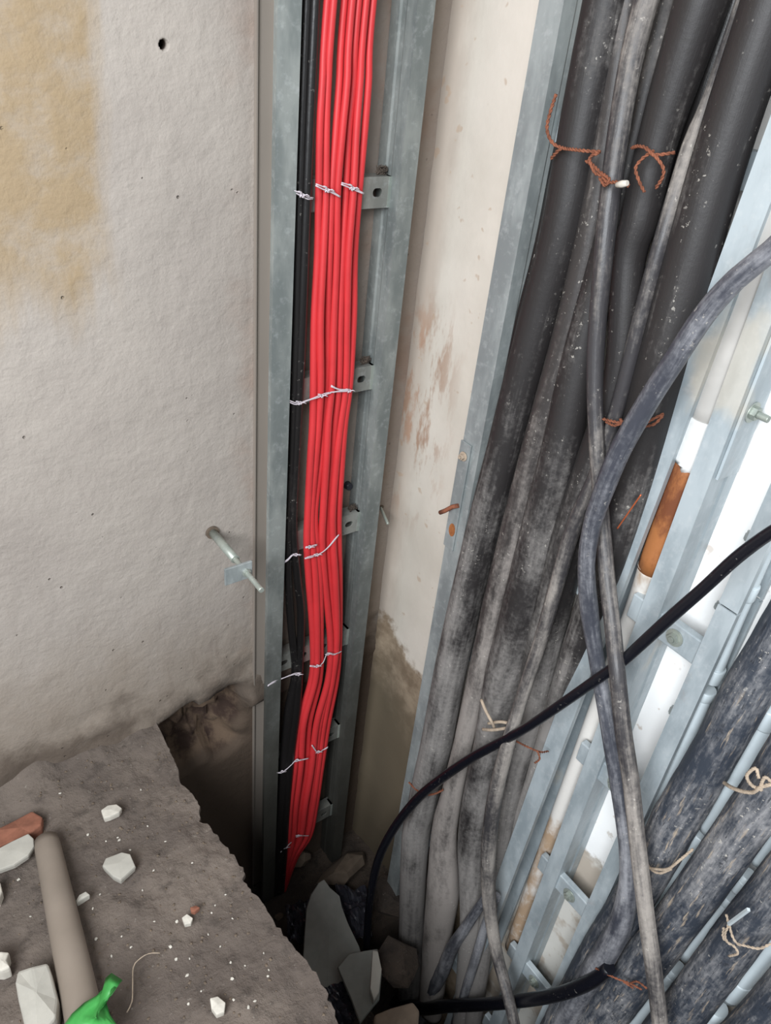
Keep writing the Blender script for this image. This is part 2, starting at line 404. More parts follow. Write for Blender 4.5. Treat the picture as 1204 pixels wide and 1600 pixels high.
# landing slab with its broken edge
edge_px = [(262, 1168), (278, 1200), (281, 1222), (297, 1236), (312, 1258), (312, 1276), (330, 1290), (344, 1312), (362, 1332), (380, 1358),
           (383, 1366), (380, 1374), (385, 1384), (402, 1400), (416, 1418), (428, 1440), (455, 1472), (480, 1502), (502, 1535), (520, 1568), (528, 1600)]
ed = sorted([(H(a, b).y, H(a, b).x) for a, b in edge_px])
def edge_x(y):
    if y <= ed[0][0]: return -0.548 + 0.006*noise.noise(Vector((y*20, 0, 0)))
    if y >= ed[-1][0]: return ed[-1][1]
    for i in range(len(ed)-1):
        if ed[i][0] <= y <= ed[i+1][0]:
            t = (y-ed[i][0])/max(1e-6, ed[i+1][0]-ed[i][0])
            return ed[i][1]*(1-t)+ed[i+1][1]*t+0.005*noise.noise(Vector((y*70, 1, 0)))+0.004*noise.noise(Vector((y*190, 4, 0)))
def slab_z(x, y):
    z = 0.010*noise.noise(Vector((x*7, y*7, 0))) + 0.006*noise.noise(Vector((x*24, y*24, 4))) + 0.003*noise.noise(Vector((x*70, y*70, 8)))
    z += 0.045*math.exp(y/0.06)*(0.6+0.5*noise.noise(Vector((x*12, 3, 0))))    # swept-up rubble against the wall
    return z
yy = spaced(-1.2, 0.03, 0.006); nxs = 110
vs = []
for y in yy:
    ex = edge_x(y)
    for i in range(nxs+1):
        t = i/nxs; x = ex - (1-t)**1.6*0.75
        zed = slab_z(x, y)
        if i == nxs: zed -= 0.012
        elif i == nxs-1: zed -= 0.003
        vs.append((x, y, zed))
    for k in range(1, 7):                       # broken face under the edge
        vs.append((ex - 0.012*k + 0.02*noise.noise(Vector((y*25, k*1.3, 2))), y, -0.012-0.03*k))
W_ = nxs+7
mb = MB()
mb.add(vs, [(j*W_+i, j*W_+i+1, (j+1)*W_+i+1, (j+1)*W_+i) for j in range(len(yy)-1) for i in range(W_-1)], smooth=True)
mb.box((-2.25, -1.6, -0.02), (1.9, 3.3, 0.04)); mb.box((-1.55, -2.2, -0.09), (3.1, 2.0, 0.18))
mb.box((-1.95, -0.6, -0.10), (2.6, 1.2, 0.16))
struct(mb.build('floor', M['slab'], recalc=False))
# bottom of the riser pit
mb = MB(); xs2 = spaced(-0.75, 0.02, 0.012); ys2 = spaced(-1.3, 0.02, 0.012); n2 = len(xs2)
PZ = -0.765
def pit_z(x, y):
    k = min(1, max(0, (-y-0.24)/0.14))*min(1, max(0, (x+0.25)/0.1)); k = k*k*(3-2*k)
    return PZ-0.36*k+0.02*noise.noise(Vector((x*9, y*9, 5)))+0.01*noise.noise(Vector((x*30, y*30, 1)))
mb.add([(x, y, pit_z(x, y)) for y in ys2 for x in xs2],
       [(j*n2+i, j*n2+i+1, (j+1)*n2+i+1, (j+1)*n2+i) for j in range(len(ys2)-1) for i in range(n2-1)], smooth=True)
mb.box((-0.72, -0.6, -0.67), (0.1, 1.4, 1.1)); mb.box((-0.35, -1.28, -0.67), (0.8, 0.1, 1.1))
struct(mb.build('floor_pit', M['pit'], recalc=False))

# ------------------------------------------------------------------ cable ladders
TH = 0.0022
def thicken(line, t=TH):
    L = [Vector((a, b)) for a, b in line]; n = len(L); l = []; r = []
    for i in range(n):
        d1 = (L[i]-L[i-1]).normalized() if i else (L[1]-L[0]).normalized()
        d2 = (L[i+1]-L[i]).normalized() if i < n-1 else d1
        nn = Vector((-(d1+d2).y, (d1+d2).x)); nn = nn.normalized() if nn.length > 1e-6 else Vector((-d1.y, d1.x))
        k = 1/max(0.5, nn.dot(Vector((-d1.y, d1.x))))
        l.append(L[i]+nn*t/2*k); r.append(L[i]-nn*t/2*k)
    return [tuple(v) for v in l + r[::-1]]
def rail_profile(uw, uf, depth=0.06, back=0.002, groove=0.0018):
    """web at uw, flanges reaching uf; u runs along the wall, v is the distance from it"""
    s = 1 if uf > uw else -1; f = abs(uf-uw); h = (back+depth)/2
    return thicken([(uw+s*f, back+0.006), (uw+s*f, back), (uw, back), (uw, h-0.010), (uw+s*groove, h-0.006), (uw+s*groove, h+0.004),
                    (uw, h+0.008), (uw, depth), (uw+s*f, depth), (uw+s*f, depth-0.008)])
fa = lambda u, v, z: (u, -v, z)
fb = lambda u, v, z: (-v, u, z)
fb2 = lambda u, v, z: (-v, u+0.030*(1.08-z), z)          # this rail leans towards the corner lower down
def prism_caps(mb, poly, z0, z1, fn):
    mb.prism(poly, z0, z1, fn); n = len(poly)//2
    for z in (z0, z1):
        vs = [fn(a, b, z) for a, b in poly]
        mb.add(vs, [(i, i+1, 2*n-2-i, 2*n-1-i) for i in range(n-1)])
def slot_plate(mb, u0, u1, z0, z1, v, fn, slots, t=0.002):
    """face plate in the plane v with slotted holes, tiled from one cell to the next"""
    cuts = [u0]
    for i in range(len(slots)-1): cuts.append((slots[i][0]+slots[i+1][0])/2)
    cuts.append(u1)
    for (sc, sw), a, b in zip(slots, cuts[:-1], cuts[1:]):
        zc = (z0+z1)/2; sh = 0.0065; nseg = 16; inner = []; outer = []
        for k in range(nseg):
            an = 2*PI*(k+0.5)/nseg; cx = sc+(sw/2-sh if math.cos(an) > 0 else -(sw/2-sh))
            inner.append((cx+sh*math.cos(an), zc+sh*math.sin(an)))
            c, s = math.cos(an), math.sin(an)
            q = max(abs(c), abs(s)); ex, ez = c/q, s/q
            outer.append(((b if ex > 0 else a)*abs(ex)+sc*(1-abs(ex)), zc+ez*(z1-z0)/2))
        vs = [fn(p[0], v, p[1]) for p in inner] + [fn(p[0], v, p[1]) for p in outer] + [fn(p[0], v-t, p[1]) for p in inner]
        n = nseg
        mb.add(vs, [(i, (i+1) % n, n+(i+1) % n, n+i) for i in range(n)] + [(i, (i+1) % n, 2*n+(i+1) % n, 2*n+i) for i in range(n)])
        # corner fill
        for ca in (a, b):
            for cz in (z0, z1):
                near = sorted(range(n), key=lambda i: (outer[i][0]-ca)**2+(outer[i][1]-cz)**2)[:2]
                mb.add([fn(ca, v, cz)]+[fn(*(outer[i][0], v, outer[i][1])) for i in near], [(0, 1, 2)])
def rung_mesh(u0, u1, zc, hgt, vb, vf, fn, slots):
    mb = MB(); z0, z1 = zc-hgt/2, zc+hgt/2
    slot_plate(mb, u0, u1, z0, z1, vf, fn, slots)
    for z in (z0, z1):
        vs = [fn(u0, vb, z), fn(u1, vb, z), fn(u1, vf, z), fn(u0, vf, z)]
        dz = TH if z == z0 else -TH
        vs += [fn(u0, vb, z+dz), fn(u1, vb, z+dz), fn(u1, vf, z+dz), fn(u0, vf, z+dz)]
        mb.add(vs, [(0,1,2,3), (4,5,6,7), (0,1,5,4), (1,2,6,5), (3,0,4,7)])
    return mb
ZTOP = 1.62
# ladder on the back wall
a_web_l = A(470, 0, 0.06).x; a_out_l = A(434, 0, 0.06).x; a_web_r = A(653, 0, 0.06).x; a_out_r = A(679, 0, 0.06).x
lad = empty('cable_ladder', ((a_web_l+a_web_r)/2, -0.03, PZ))
tag(lad, 'vertical galvanised cable ladder on the back wall carrying red cables', 'cable ladder')
for uw, uf in ((a_web_l, a_out_l), (a_web_r, a_out_r)):
    mb = MB(); prism_caps(mb, rail_profile(uw, uf), PZ+0.01, ZTOP, fa); mb.build('side_rail', M['rail_a'], lad, recalc=True)
rz = []
for i, (px, py) in enumerate([(610, 300), (583, 597), (558, 822), (542, 1003), (524, 1145), (505, 1272)]):
    rz.append(A(px, py, 0.04).z)
zr = [rz[0] - (rz[0]-rz[5])/5*i for i in range(-1, 7)]
for i, z in enumerate(zr):
    if z > ZTOP-0.03 or z < PZ+0.04: continue
    wid = a_web_r-a_web_l
    ms = rung_mesh(a_web_l+0.001, a_web_r-0.001, z, 0.046, 0.014, 0.040, fa, [(a_web_l+wid*t, 0.018) for t in (0.11, 0.36, 0.64, 0.86)])
    rg = ms.build('rung', M['rung'], lad)
    wl = MB()                                  # weld bead and turned tab at the right end
    wl.box((a_web_r-0.0035, -0.030, z), (0.005, 0.022, 0.046))
    wl.build('end_tab', M['bolt'], rg)
    if i in (1, 2, 3):                         # fluff caught above the first rungs' ends
        pass
def fluff(c, r, name, label, n=26):
    mb = MB()
    for k in range(n):
        p = [c+Vector((random.uniform(-r, r), random.uniform(-r*0.4, r*0.4), random.uniform(-r*0.2, r))) for _ in range(4)]
        q, _ = smooth_path([(v, 1) for v in p], 0.004); mb.tube(q, 0.0006, 4, cap=False)
    tag(mb.build(name, M['nest'], recalc=False), label, 'debris')
for k, nm in ((1, 'top visible'), (2, 'second visible'), (3, 'third visible')):
    fluff(Vector((a_web_r-0.014, -0.030, zr[k]+0.026)), 0.011, 'fibre_tuft', 'tuft of brown fibre caught above the right end of the %s rung' % nm)

# ladder on the right wall holding the thick cables
b_out_l = B(844, 0, 0.06).y; b_web_l = B(881, 0, 0.06).y; b_web_r = B(1134, 380, 0.06).y; b_out_r = B(1178, 380, 0.06).y
lad2 = empty('cable_ladder', (-0.03, (b_web_l+b_web_r)/2, PZ))
tag(lad2, 'wide galvanised cable ladder on the right wall under the bundle of thick black cables', 'cable ladder')
for k, (uw, uf) in enumerate(((b_web_l, b_out_l), (b_web_r, b_out_r))):
    mb = MB(); prism_caps(mb, rail_profile(uw, uf), PZ+0.01-0.34*k, ZTOP, fb2 if k else fb); mb.build('side_rail', M['rail_b'] if k == 0 else M['rail_c'], lad2)
for z in [0.22+0.31*i for i in range(-3, 5)]:
    wid = b_web_l-b_web_r
    mb = MB(); mb.box((-0.018, (b_web_l+b_web_r)/2+0.015*(1.08-z), z), (0.020, wid-0.003-0.030*(1.08-z), 0.04)); mb.build('rung', M['rail_c'], lad2)
# splice plate and its bolt on the left rail
spl = empty('splice_plate', B(722, 780, 0.066))
tag(spl, 'small galvanised splice plate with a rust spot on the left rail of the wide ladder', 'bracket')
p1 = B(727, 690, 0.0625); p2 = B(706, 860, 0.0625)
mb = MB(); mb.box((-0.0635, p1.y-0.004, (p1.z+p2.z)/2), (0.003, 0.026, abs(p1.z-p2.z))); mb.build('plate', M['rail_b'], spl, bevel=0.001)
def bolt_parts(parent, c, axis, r=0.008, rod=0.02, nm='bolt', m=None):
    m = m or M['bolt']
    mb = MB(); mb.tube([c, c+axis*0.0015], r*1.55, 20, cap=True); mb.build('washer', m, parent)
    mb = MB(); mb.tube([c+axis*0.0015, c+axis*0.0075], r, 6, cap=True, smooth=False); mb.build('nut', m, parent)
    mb = MB(); n = 14
    pts = [c+axis*(0.0075+rod*i/n) for i in range(n+1)]
    mb.tube(pts, [r*0.55*(1 if i % 2 else 0.9) for i in range(n+1)], 10, cap=True); mb.build('threaded_rod', m, parent)
c = B(724, 713, 0.066); bolt_parts(spl, c, Vector((-1, 0, 0)), 0.0055, 0.003, m=M['palewire'])
c = B(716, 792, 0.066)
mb = MB(); q = [B(716, 790, 0.067), B(706, 792, 0.072), B(695, 798, 0.078), B(687, 801, 0.08)]
mb.tube(q, 0.004, 8); mb.build('bolt_shank', M['rustwire'], spl)
mb = MB(); pr = B(706, 828, 0.0652)
mb.tube([pr, pr+Vector((-0.001, 0, 0))], 0.008, 12, ref=Vector((0, 0, 1)), flat=1.7); mb.build('rust_blister', M['rustpipe'], spl)

# narrow ladder beside it
c_out_l = B(1065, 780, 0.06).y; c_web_l = B(1098, 780, 0.06).y; s_web = B(1020, 1180, 0.06).y; s_out = B(1050, 1180, 0.06).y
lad3 = empty('cable_ladder', (-0.03, (c_web_l+s_web)/2, PZ))
tag(lad3, 'narrow empty galvanised ladder with round bolts right of the wide cable ladder', 'cable ladder')
zj = B(1132, 948, 0.06).z
mb = MB(); prism_caps(mb, rail_profile(c_web_l, c_out_l, 0.06), PZ-0.33, ZTOP, fb); mb.build('side_rail', M['rail_c'], lad3)
mb = MB(); prism_caps(mb, rail_profile(s_web, s_out, 0.06), PZ-0.33, zj-0.0015, fb); mb.build('side_rail', M['rail_c'], lad3)
mb = MB(); prism_caps(mb, rail_profile(s_web, s_out, 0.06), zj+0.0015, ZTOP, fb); mb.build('side_rail', M['rail_c'], lad3)
z0 = B(1062, 1003, 0.056).z
for i in range(0, 5):
    z = z0-0.318*i
    if z < PZ+0.05: continue
    mb = MB(); ya = c_out_l+0.022; ybb = s_web+0.001
    mb.box((-0.0485, (ya+ybb)/2, z), (0.013, ya-ybb, 0.042)); rg = mb.build('rung', M['rail_c'], lad3, bevel=0.002)
    if i >= 0:
        bolt_parts(rg, Vector((-0.0555, (c_web_l+s_web)/2+0.004, z)), Vector((-1, 0, 0)), 0.0085, 0.002)
for a, b, ww in ((1150, 842, .016), (1101, 950, .014), (1036, 1118, .018)):
    q = B(a, b, 0.05); mb = MB(); mb.box((-0.030, s_web+0.008, q.z), (0.003, 0.016, ww)); mb.box((-0.028, s_web+0.014, q.z-0.003), (0.003, 0.008, ww*0.6))
    mb.build('clip', M['rail_b'], lad3, bevel=0.001)
q = B(1096, 974, 0.01); bw0 = empty('wall_anchor', q); tag(bw0, 'round washer of a wall anchor half hidden behind the jointed rail of the narrow ladder', 'anchor bolt')
bolt_parts(bw0, Vector((-0.003, s_web+0.010, q.z)), Vector((-1, 0, 0)), 0.0080, 0.006)
# side bolt on a joint plate in the left rail
pc = B(1158, 640, 0.035); zc = B(1180, 650, 0.04).z
mb = MB(); mb.box((-0.031, c_web_l-0.0035, zc+0.06), (0.044, 0.004, 0.30)); jp = mb.build('joint_plate', M['rail_c'], lad3, bevel=0.001)
for dz in (0.0, 0.10):
    bolt_parts(jp, Vector((-0.034, c_web_l-0.0055, zc+dz)), Vector((0, -1, 0)), 0.0085, 0.014)

# ------------------------------------------------------------------ red cables
rows = [0, 130, 200, 300, 400, 500, 600, 660, 720, 800, 850, 910, 1000, 1060, 1130, 1200, 1260, 1305, 1340, 1400, 1450]
redx = {0: (511, 521, 538, 550, 560, 572, 583), 130: (503, 513, 530, 541, 552, 563, 575), 200: (500, 510, 524, 535, 546, 557, 569),
 300: (498, 508, 518, 528, 540, 551, 561), 400: (495, 505, 515, 525, 534, 545, 554), 500: (491, 501, 511, 521, 532, 542, 551),
 600: (490, 500, 510, 519, 529, 539, 546), 660: (488, 497, 506, 513, 522, 532, 539), 720: (484, 493, 501, 509, 517, 526, 534),
 800: (481, 487, 491, 504, 512, 520, 528), 850: (480, 488, 494, 503, 511, 520, 528), 910: (483, 492, 499, 508, 515, 523, 530),
 1000: (488, 495, 501, 516, 521, 526, 530), 1060: (486, 493, 499, 512, 516, 520, 525), 1130: (467, 475, 482, 494, 500, 506, 511),
 1200: (461, 469, 477, 487, 492, 496, 501), 1260: (453, 461, 468, 477, 483, 488, 493), 1305: (450, 458, 464, 470, 474, 479, 483),
 1340: (446, 450, 453, 455, 457, 459, 461), 1400: (428, 431, 434, 436, 438, 440, 440), 1450: (418, 421, 424, 426, 427, 429, 430)}
wr = [0, 0.004, -0.001, 0.005, 0.0, 0.006, 0.001]
names = ['leftmost', 'second from the left', 'third from the left', 'middle', 'third from the right', 'second from the right', 'rightmost']
for j in range(7):
    ctrl = []
    for y in rows:
        sc = 12.2 if y < 700 else 12.2-(y-700)*0.0035
        off = 0.049+wr[j]+0.0025*math.sin(y*0.011+j*2.1)
        if y >= 1340: off = 0.045+wr[j]*1.5
        x = redx[y][j] + (0.8*math.sin(y*0.02+j*1.7) if 0 < y < 1300 else 0)
        p = A(x, y, off); ctrl.append((p, rad(p, sc)))
    top = ctrl[0][0]+Vector((0.02, 0, 0.35)); ctrl = [(top, ctrl[0][1])]+ctrl
    pts, rr = smooth_path(ctrl, 0.01)
    mb = MB(); mb.tube(pts, rr, 10, ref=Vector((0, 1, 0)))
    tag(mb.build('red_cable', M['red'], recalc=False), 'thin red cable, %s of the seven bunched on the narrow back-wall ladder' % names[j] if j != 3 else
        'thin red cable, the middle one of the seven bunched on the back-wall ladder', 'cable', 'red cables on the back-wall ladder')
# black cables beside them
for k, rws in enumerate(([(482, -60), (479, 0), (474, 130), (469, 270), (465, 400), (461, 560), (456, 700), (451, 820), (450, 900), (455, 980), (461, 1050), (452, 1110), (445, 1180), (438, 1260), (433, 1340), (428, 1420)],
                         [(495, -60), (492, 0), (486, 130), (480, 270), (475, 400), (469, 560), (463, 700), (458, 820), (464, 900), (470, 960), (467, 1050), (461, 1110), (452, 1180), (445, 1260), (440, 1340), (434, 1420)])):
    ctrl = []
    for x, y in rws:
        p = A(x, y, 0.046+0.004*k); ctrl.append((p, rad(p, 16 if y < 700 else (12.5 if y < 1060 else 17))))
    pts, rr = smooth_path(ctrl, 0.012)
    mb = MB(); mb.tube(pts, rr, 12, ref=Vector((0, 1, 0)))
    tag(mb.build('black_cable', M['k_dark'], recalc=False), ('black cable nearest the left rail of the back-wall ladder' if k == 0 else
        'black cable running between the left black cable and the red bunch'), 'cable', 'black cables on the back-wall ladder')
# ties
def knot(mb, c, s, r, n=60):
    ph = random.random()*6; pts = []
    for i in range(n+1):
        t = 2*PI*i/n; a = 0.6+0.4*math.cos(3*t)
        pts.append(c+Vector((s*a*math.cos(2*t+ph), s*0.5*math.sin(3*t), s*0.7*a*math.sin(2*t+ph))))
    mb.tube(pts, r, 5, cap=False)
def string_tie(px, label, knots, off=0.064, r=0.0010, m='string', plane=A):
    t = empty('string_tie', plane(px[0][0], px[0][1], off)); tag(t, label, 'string tie', 'string ties on the back-wall ladder')
    mb = MB(); pts, _ = smooth_path([(plane(a, b, off if len(o) == 0 else o[0]), 1) for a, b, *o in px], 0.004)
    mb.tube(pts, r, 6)
    pts2 = [p+Vector((0, -0.0004, 0.0022+0.0012*math.sin(i*0.5))) for i, p in enumerate(pts)]
    mb.tube(pts2, r*0.9, 6); mb.build('loop', M[m], t, recalc=False)
    for a, b in knots:
        mb = MB(); c = plane(a, b, off+0.002); knot(mb, c, 0.0038, r)
        for s in (-1, 1):
            e = c+Vector((s*0.010, -0.004, -0.004*s+0.003)); q, _ = smooth_path([(c, 1), ((c+e)/2+Vector((0, -0.003, 0.003)), 1), (e, 1)], 0.003); mb.tube(q, r*0.9, 5)
        mb.build('knot', M[m], t, recalc=False)
string_tie([(459, 300), (468, 305), (480, 311), (489, 311)], 'white string tie round the black cables at the top visible rung', [(472, 306)], 0.060)
string_tie([(493, 290), (505, 296), (518, 301), (531, 308)], 'white string tie round the left half of the red bunch at the top visible rung', [(511, 298)])
string_tie([(533, 288), (545, 293), (556, 298), (568, 303)], 'white string tie round the right half of the red bunch at the top visible rung', [(550, 295)])
string_tie([(447, 626, .058), (463, 632, .060), (480, 626), (500, 620), (520, 613), (546, 611), (530, 609), (517, 604)], 'long white string tie crossing black and red cables at the second visible rung', [(468, 630), (502, 619), (545, 611)])
string_tie([(441, 881, .054), (450, 875, .058), (458, 867, .058), (470, 868, .058)], 'white string tie on the black cables at the third visible rung', [(462, 867)], 0.058)
string_tie([(476, 873), (495, 868), (512, 856), (529, 836)], 'white string tie slanting across the red bunch at the third visible rung', [(495, 867)])
string_tie([(477, 856), (486, 855), (495, 852)], 'short white string tie on the left red cables just above the slanting tie', [(483, 855)])
string_tie([(418, 1072, .064), (432, 1064, .06), (455, 1055, .06), (470, 1052, .06)], 'white string tie on the black cables at the fourth visible rung', [(466, 1054)], 0.060)
string_tie([(484, 1041), (495, 1042), (504, 1036), (511, 1022), (522, 1023), (533, 1018)], 'white string tie across the red bunch at the fourth visible rung', [(495, 1041), (512, 1022)])
string_tie([(432, 1208, .06), (441, 1207, .06), (452, 1198, .062), (462, 1188)], 'white string tie on the dark cables at the fifth visible rung', [(440, 1206)], 0.062)
string_tie([(461, 1190), (470, 1188), (482, 1185)], 'white string tie on the left red cables at the fifth visible rung', [(464, 1188)])
string_tie([(487, 1165), (495, 1175), (503, 1173), (512, 1168)], 'white string tie on the right red cables at the fifth visible rung', [(497, 1175)])
string_tie([(462, 1306), (472, 1306), (482, 1306)], 'white string tie on the red cables at the lowest visible rung', [(466, 1306)])
string_tie([(438, 1332, .06), (446, 1325, .06), (455, 1316, .06)], 'white string tie near the black cables at the lowest visible rung', [(447, 1324)], 0.06)

# anchor bolt with plate, left of the back ladder
ab = empty('anchor_bolt', A(330, 830, 0.0)); tag(ab, 'long threaded anchor bolt with a square plate, left of the back-wall ladder', 'anchor bolt')
c0 = A(331, 831, 0.0)
def along(px, py):                               # where the horizontal bolt axis passes a pixel
    r = ray(px, py); t = (c0.x-CAM.x)/r.x; return -(CAM.y+r.y*t)
L = along(409, 912); Lp = along(383, 878)
mb = MB(); mb.tube([c0, c0+Vector((0, -0.004, 0))], 0.0125, 20, ref=Vector((0, 0, 1))); mb.build('washer', M['stone'], ab)
n = 50; mb = MB(); mb.tube([c0+Vector((0, -L*i/n, 0)) for i in range(n+1)], [0.0052*(1 if i % 2 else 0.9) for i in range(n+1)], 10, ref=Vector((0, 0, 1))); mb.build('threaded_rod', M['bolt'], ab)
n = 6; mb = MB(); mb.tube([c0, c0+Vector((0, -Lp*0.72, 0))], 0.0078, 12, ref=Vector((0, 0, 1))); mb.build('sleeve', M['bolt'], ab)
mb = MB(); mb.box(c0+Vector((-0.013, -Lp, 0.001)), (0.050, 0.005, 0.034)); mb.build('plate', M['rail_b'], ab, bevel=0.001)
mb = MB(); mb.tube([c0+Vector((0, -Lp-0.002, 0)), c0+Vector((0, -Lp-0.009, 0))], 0.0075, 6, ref=Vector((0, 0, 1)), smooth=False); mb.build('nut', M['bolt'], ab)
# short stud by the corner
c1 = B(597, 797, 0.005); st = empty('wall_stud', c1); tag(st, 'short threaded stud poking out beside the right rail of the back-wall ladder', 'anchor bolt')
c1 = A(594, 792, 0.01); c2 = A(606, 819, 0.05)
q = [c1+(c2-c1)*i/20 for i in range(21)]
mb = MB(); mb.tube(q, [0.0034*(1 if i % 2 else 0.88) for i in range(21)], 8, ref=Vector((0, 0, 1))); mb.build('threaded_rod', M['bolt'], st)
mb = MB(); mb.tube([q[0], q[1]], 0.007, 14, ref=Vector((0, 0, 1))); mb.build('washer', M['stone'], st)
# dark plug behind the ladder
pg = A(541, 757, 0.0); mb = MB(); mb.tube([pg+Vector((0, 0.002, 0)), pg+Vector((0, -0.012, 0))], [0.009, 0.007], 12, ref=Vector((0, 0, 1)))
tag(mb.build('wall_plug', M['bag']), 'dark plug in the wall seen between the red cables and the right rail', 'wall plug')

# ------------------------------------------------------------------ cables on the right wall
def cable(name, rows, m, label, group=None, seg=20, lump=0.0, plane='B', flat=1.0, cat='cable', step=0.014, ref=Vector((1, 0, 0))):
    pts, rr = smooth_path(from_px(plane, rows), step)
    sd = random.random()*50
    ring = None
    if lump: ring = lambda U, an: 1+lump*noise.noise(Vector((U*9, math.cos(an)*1.3+sd, math.sin(an)*1.3)))+lump*0.5*noise.noise(Vector((U*35, math.cos(an)*3+sd, math.sin(an)*3)))
    mb = MB(); mb.tube(pts, rr, seg, ring=ring, flat=flat, ref=ref)
    return tag(mb.build(name, M[m], recalc=False), label, cat, group)
G1 = 'thick cables on the wide ladder'
G2 = 'muddy thick cables at the lower right'
K1 = cable('power_cable', [(962, -60, .062, 78), (948, 0, .062, 76), (912, 180, .062, 72), (880, 352, .062, 68), (846, 480, .062, 62), (788, 700, .062, 56), (742, 880, .062, 54), (705, 1040, .062, 51), (682, 1160, .062, 50), (661, 1250, .062, 46), (649, 1310, .060, 44), (643, 1428, .055, 40), (640, 1560, .05, 38), (636, 1640, .05, 36)],
      'k_up', 'thick black cable nearest the left rail of the wide ladder, bound by rusty wire', G1, lump=0.02)
cable('power_cable', [(985, -60, .055, 40), (975, 0, .055, 42), (945, 210, .055, 42), (915, 380, .058, 42), (878, 540, .06, 44), (834, 700, .062, 44), (800, 830, .062, 42), (768, 960, .062, 40), (724, 1160, .064, 34), (706, 1240, .064, 38), (694, 1300, .062, 46), (692, 1384, .060, 60), (682, 1470, .058, 50), (672, 1580, .055, 42)],
      'k_up2', 'greyish flattened cable, second from the left on the wide ladder', G1, lump=0.03, flat=0.75)
cable('power_cable', [(1056, -60, .030, 40), (1040, 0, .030, 44),  (992, 210, .036, 42), (945, 400, .048, 50), (906, 560, .055, 58), (877, 700, .058, 62), (848, 820, .058, 66), (818, 950, .058, 68), (787, 1060, .060, 62), (765, 1160, .062, 48), (747, 1250, .062, 50), (738, 1320, .060, 48), (738, 1428, .056, 40), (730, 1520, .052, 34), (722, 1600, .05, 32)],
      'k_up', 'thick dark cable in the middle of the bundle, passing behind the hanging cable', G1, lump=0.03)
cable('power_cable', [(1112, -60, .060, 88), (1096, 0, .060, 86), (1030, 210, .060, 64), (997, 352, .060, 58), (982, 400, .060, 54), (966, 580, .058, 44), (925, 720, .052, 50), (890, 840, .048, 60), (855, 980, .046, 60), (826, 1120, .046, 50), (802, 1200, .048, 44), (785, 1300, .048, 34), (768, 1400, .048, 28), (752, 1500, .048, 28), (738, 1600, .045, 28)],
      'k_up', 'thick black cable with a curled rusty wire on it near the top', G1, lump=0.02)
cable('power_cable', [(1225, -60, .062, 92), (1205, 0, .062, 92), (1136, 210, .062, 86), (1094, 352, .062, 84), (1032, 580, .062, 80), (990, 740, .060, 72), (950, 880, .056, 62), (903, 1010, .048, 48), (862, 1130, .040, 34), (832, 1220, .036, 24), (806, 1300, .034, 20), (780, 1400, .032, 18), (750, 1520, .03, 18)],
      'k_up', 'thickest black cable, rightmost of the bundle on the wide ladder', G1, lump=0.015)
cable('power_cable', [(1180, -60, .05, 22), (1160, 0, .05, 22), (1110, 150, .05, 24), (1078, 230, .055, 28), (1035, 370, .078, 26), (1000, 500, .080, 26), (968, 625, .080, 24), (935, 730, .082, 22), (905, 800, .084, 24), (884, 860, .086, 25), (862, 940, .092, 23), (838, 1020, .098, 21), (812, 1100, .112, 20), (794, 1160, .126, 22), (772, 1250, .130, 24), (763, 1330, .126, 24), (764, 1410, .12, 22), (776, 1490, .12, 19), (792, 1550, .13, 18), (812, 1640, .15, 18)],
      'thin', 'slim grey cable snaking down across the thick bundle to the bottom edge', seg=14, lump=0.03)
cable('power_cable', [(925, -60, .018, 12), (908, 40, .018, 12), (868, 240, .022, 12), (842, 380, .045, 15), (812, 500, .050, 15), (783, 640, .050, 14), (760, 760, .050, 14), (745, 840, .05, 13), (722, 940, .05, 12), (700, 1040, .048, 12), (680, 1150, .04, 10)],
      'k_dark', 'thin black cable with white printed marks along the left rail of the wide ladder', seg=10)
cable('power_cable', [(760, 1400, .10, 14), (730, 1445, .09, 17), (707, 1480, .08, 20), (690, 1520, .07, 22), (668, 1560, .06, 24), (650, 1610, .05, 24)],
      'blue', 'short grey cable slanting down to the left at the foot of the bundle', seg=12, lump=0.03)
cable('power_cable', [(775, 1400, .085, 14), (757, 1450, .08, 14), (742, 1500, .078, 15), (728, 1545, .07, 15), (712, 1600, .06, 16)],
      'blue', 'slim blue-grey cable ending at the foot of the bundle beside the dark gap', seg=12, lump=0.03)
cable('power_cable', [(1168, -60, .024, 50), (1150, 0, .024, 50), (1085, 210, .024, 46), (1046, 352, .026, 42), (1008, 500, .028, 34), (985, 600, .03, 24)],
      'k_dark', 'dark filler tube added to darken the gap left of the thickest cable', seg=14)  # added dark strip standing in for the shade between the cables
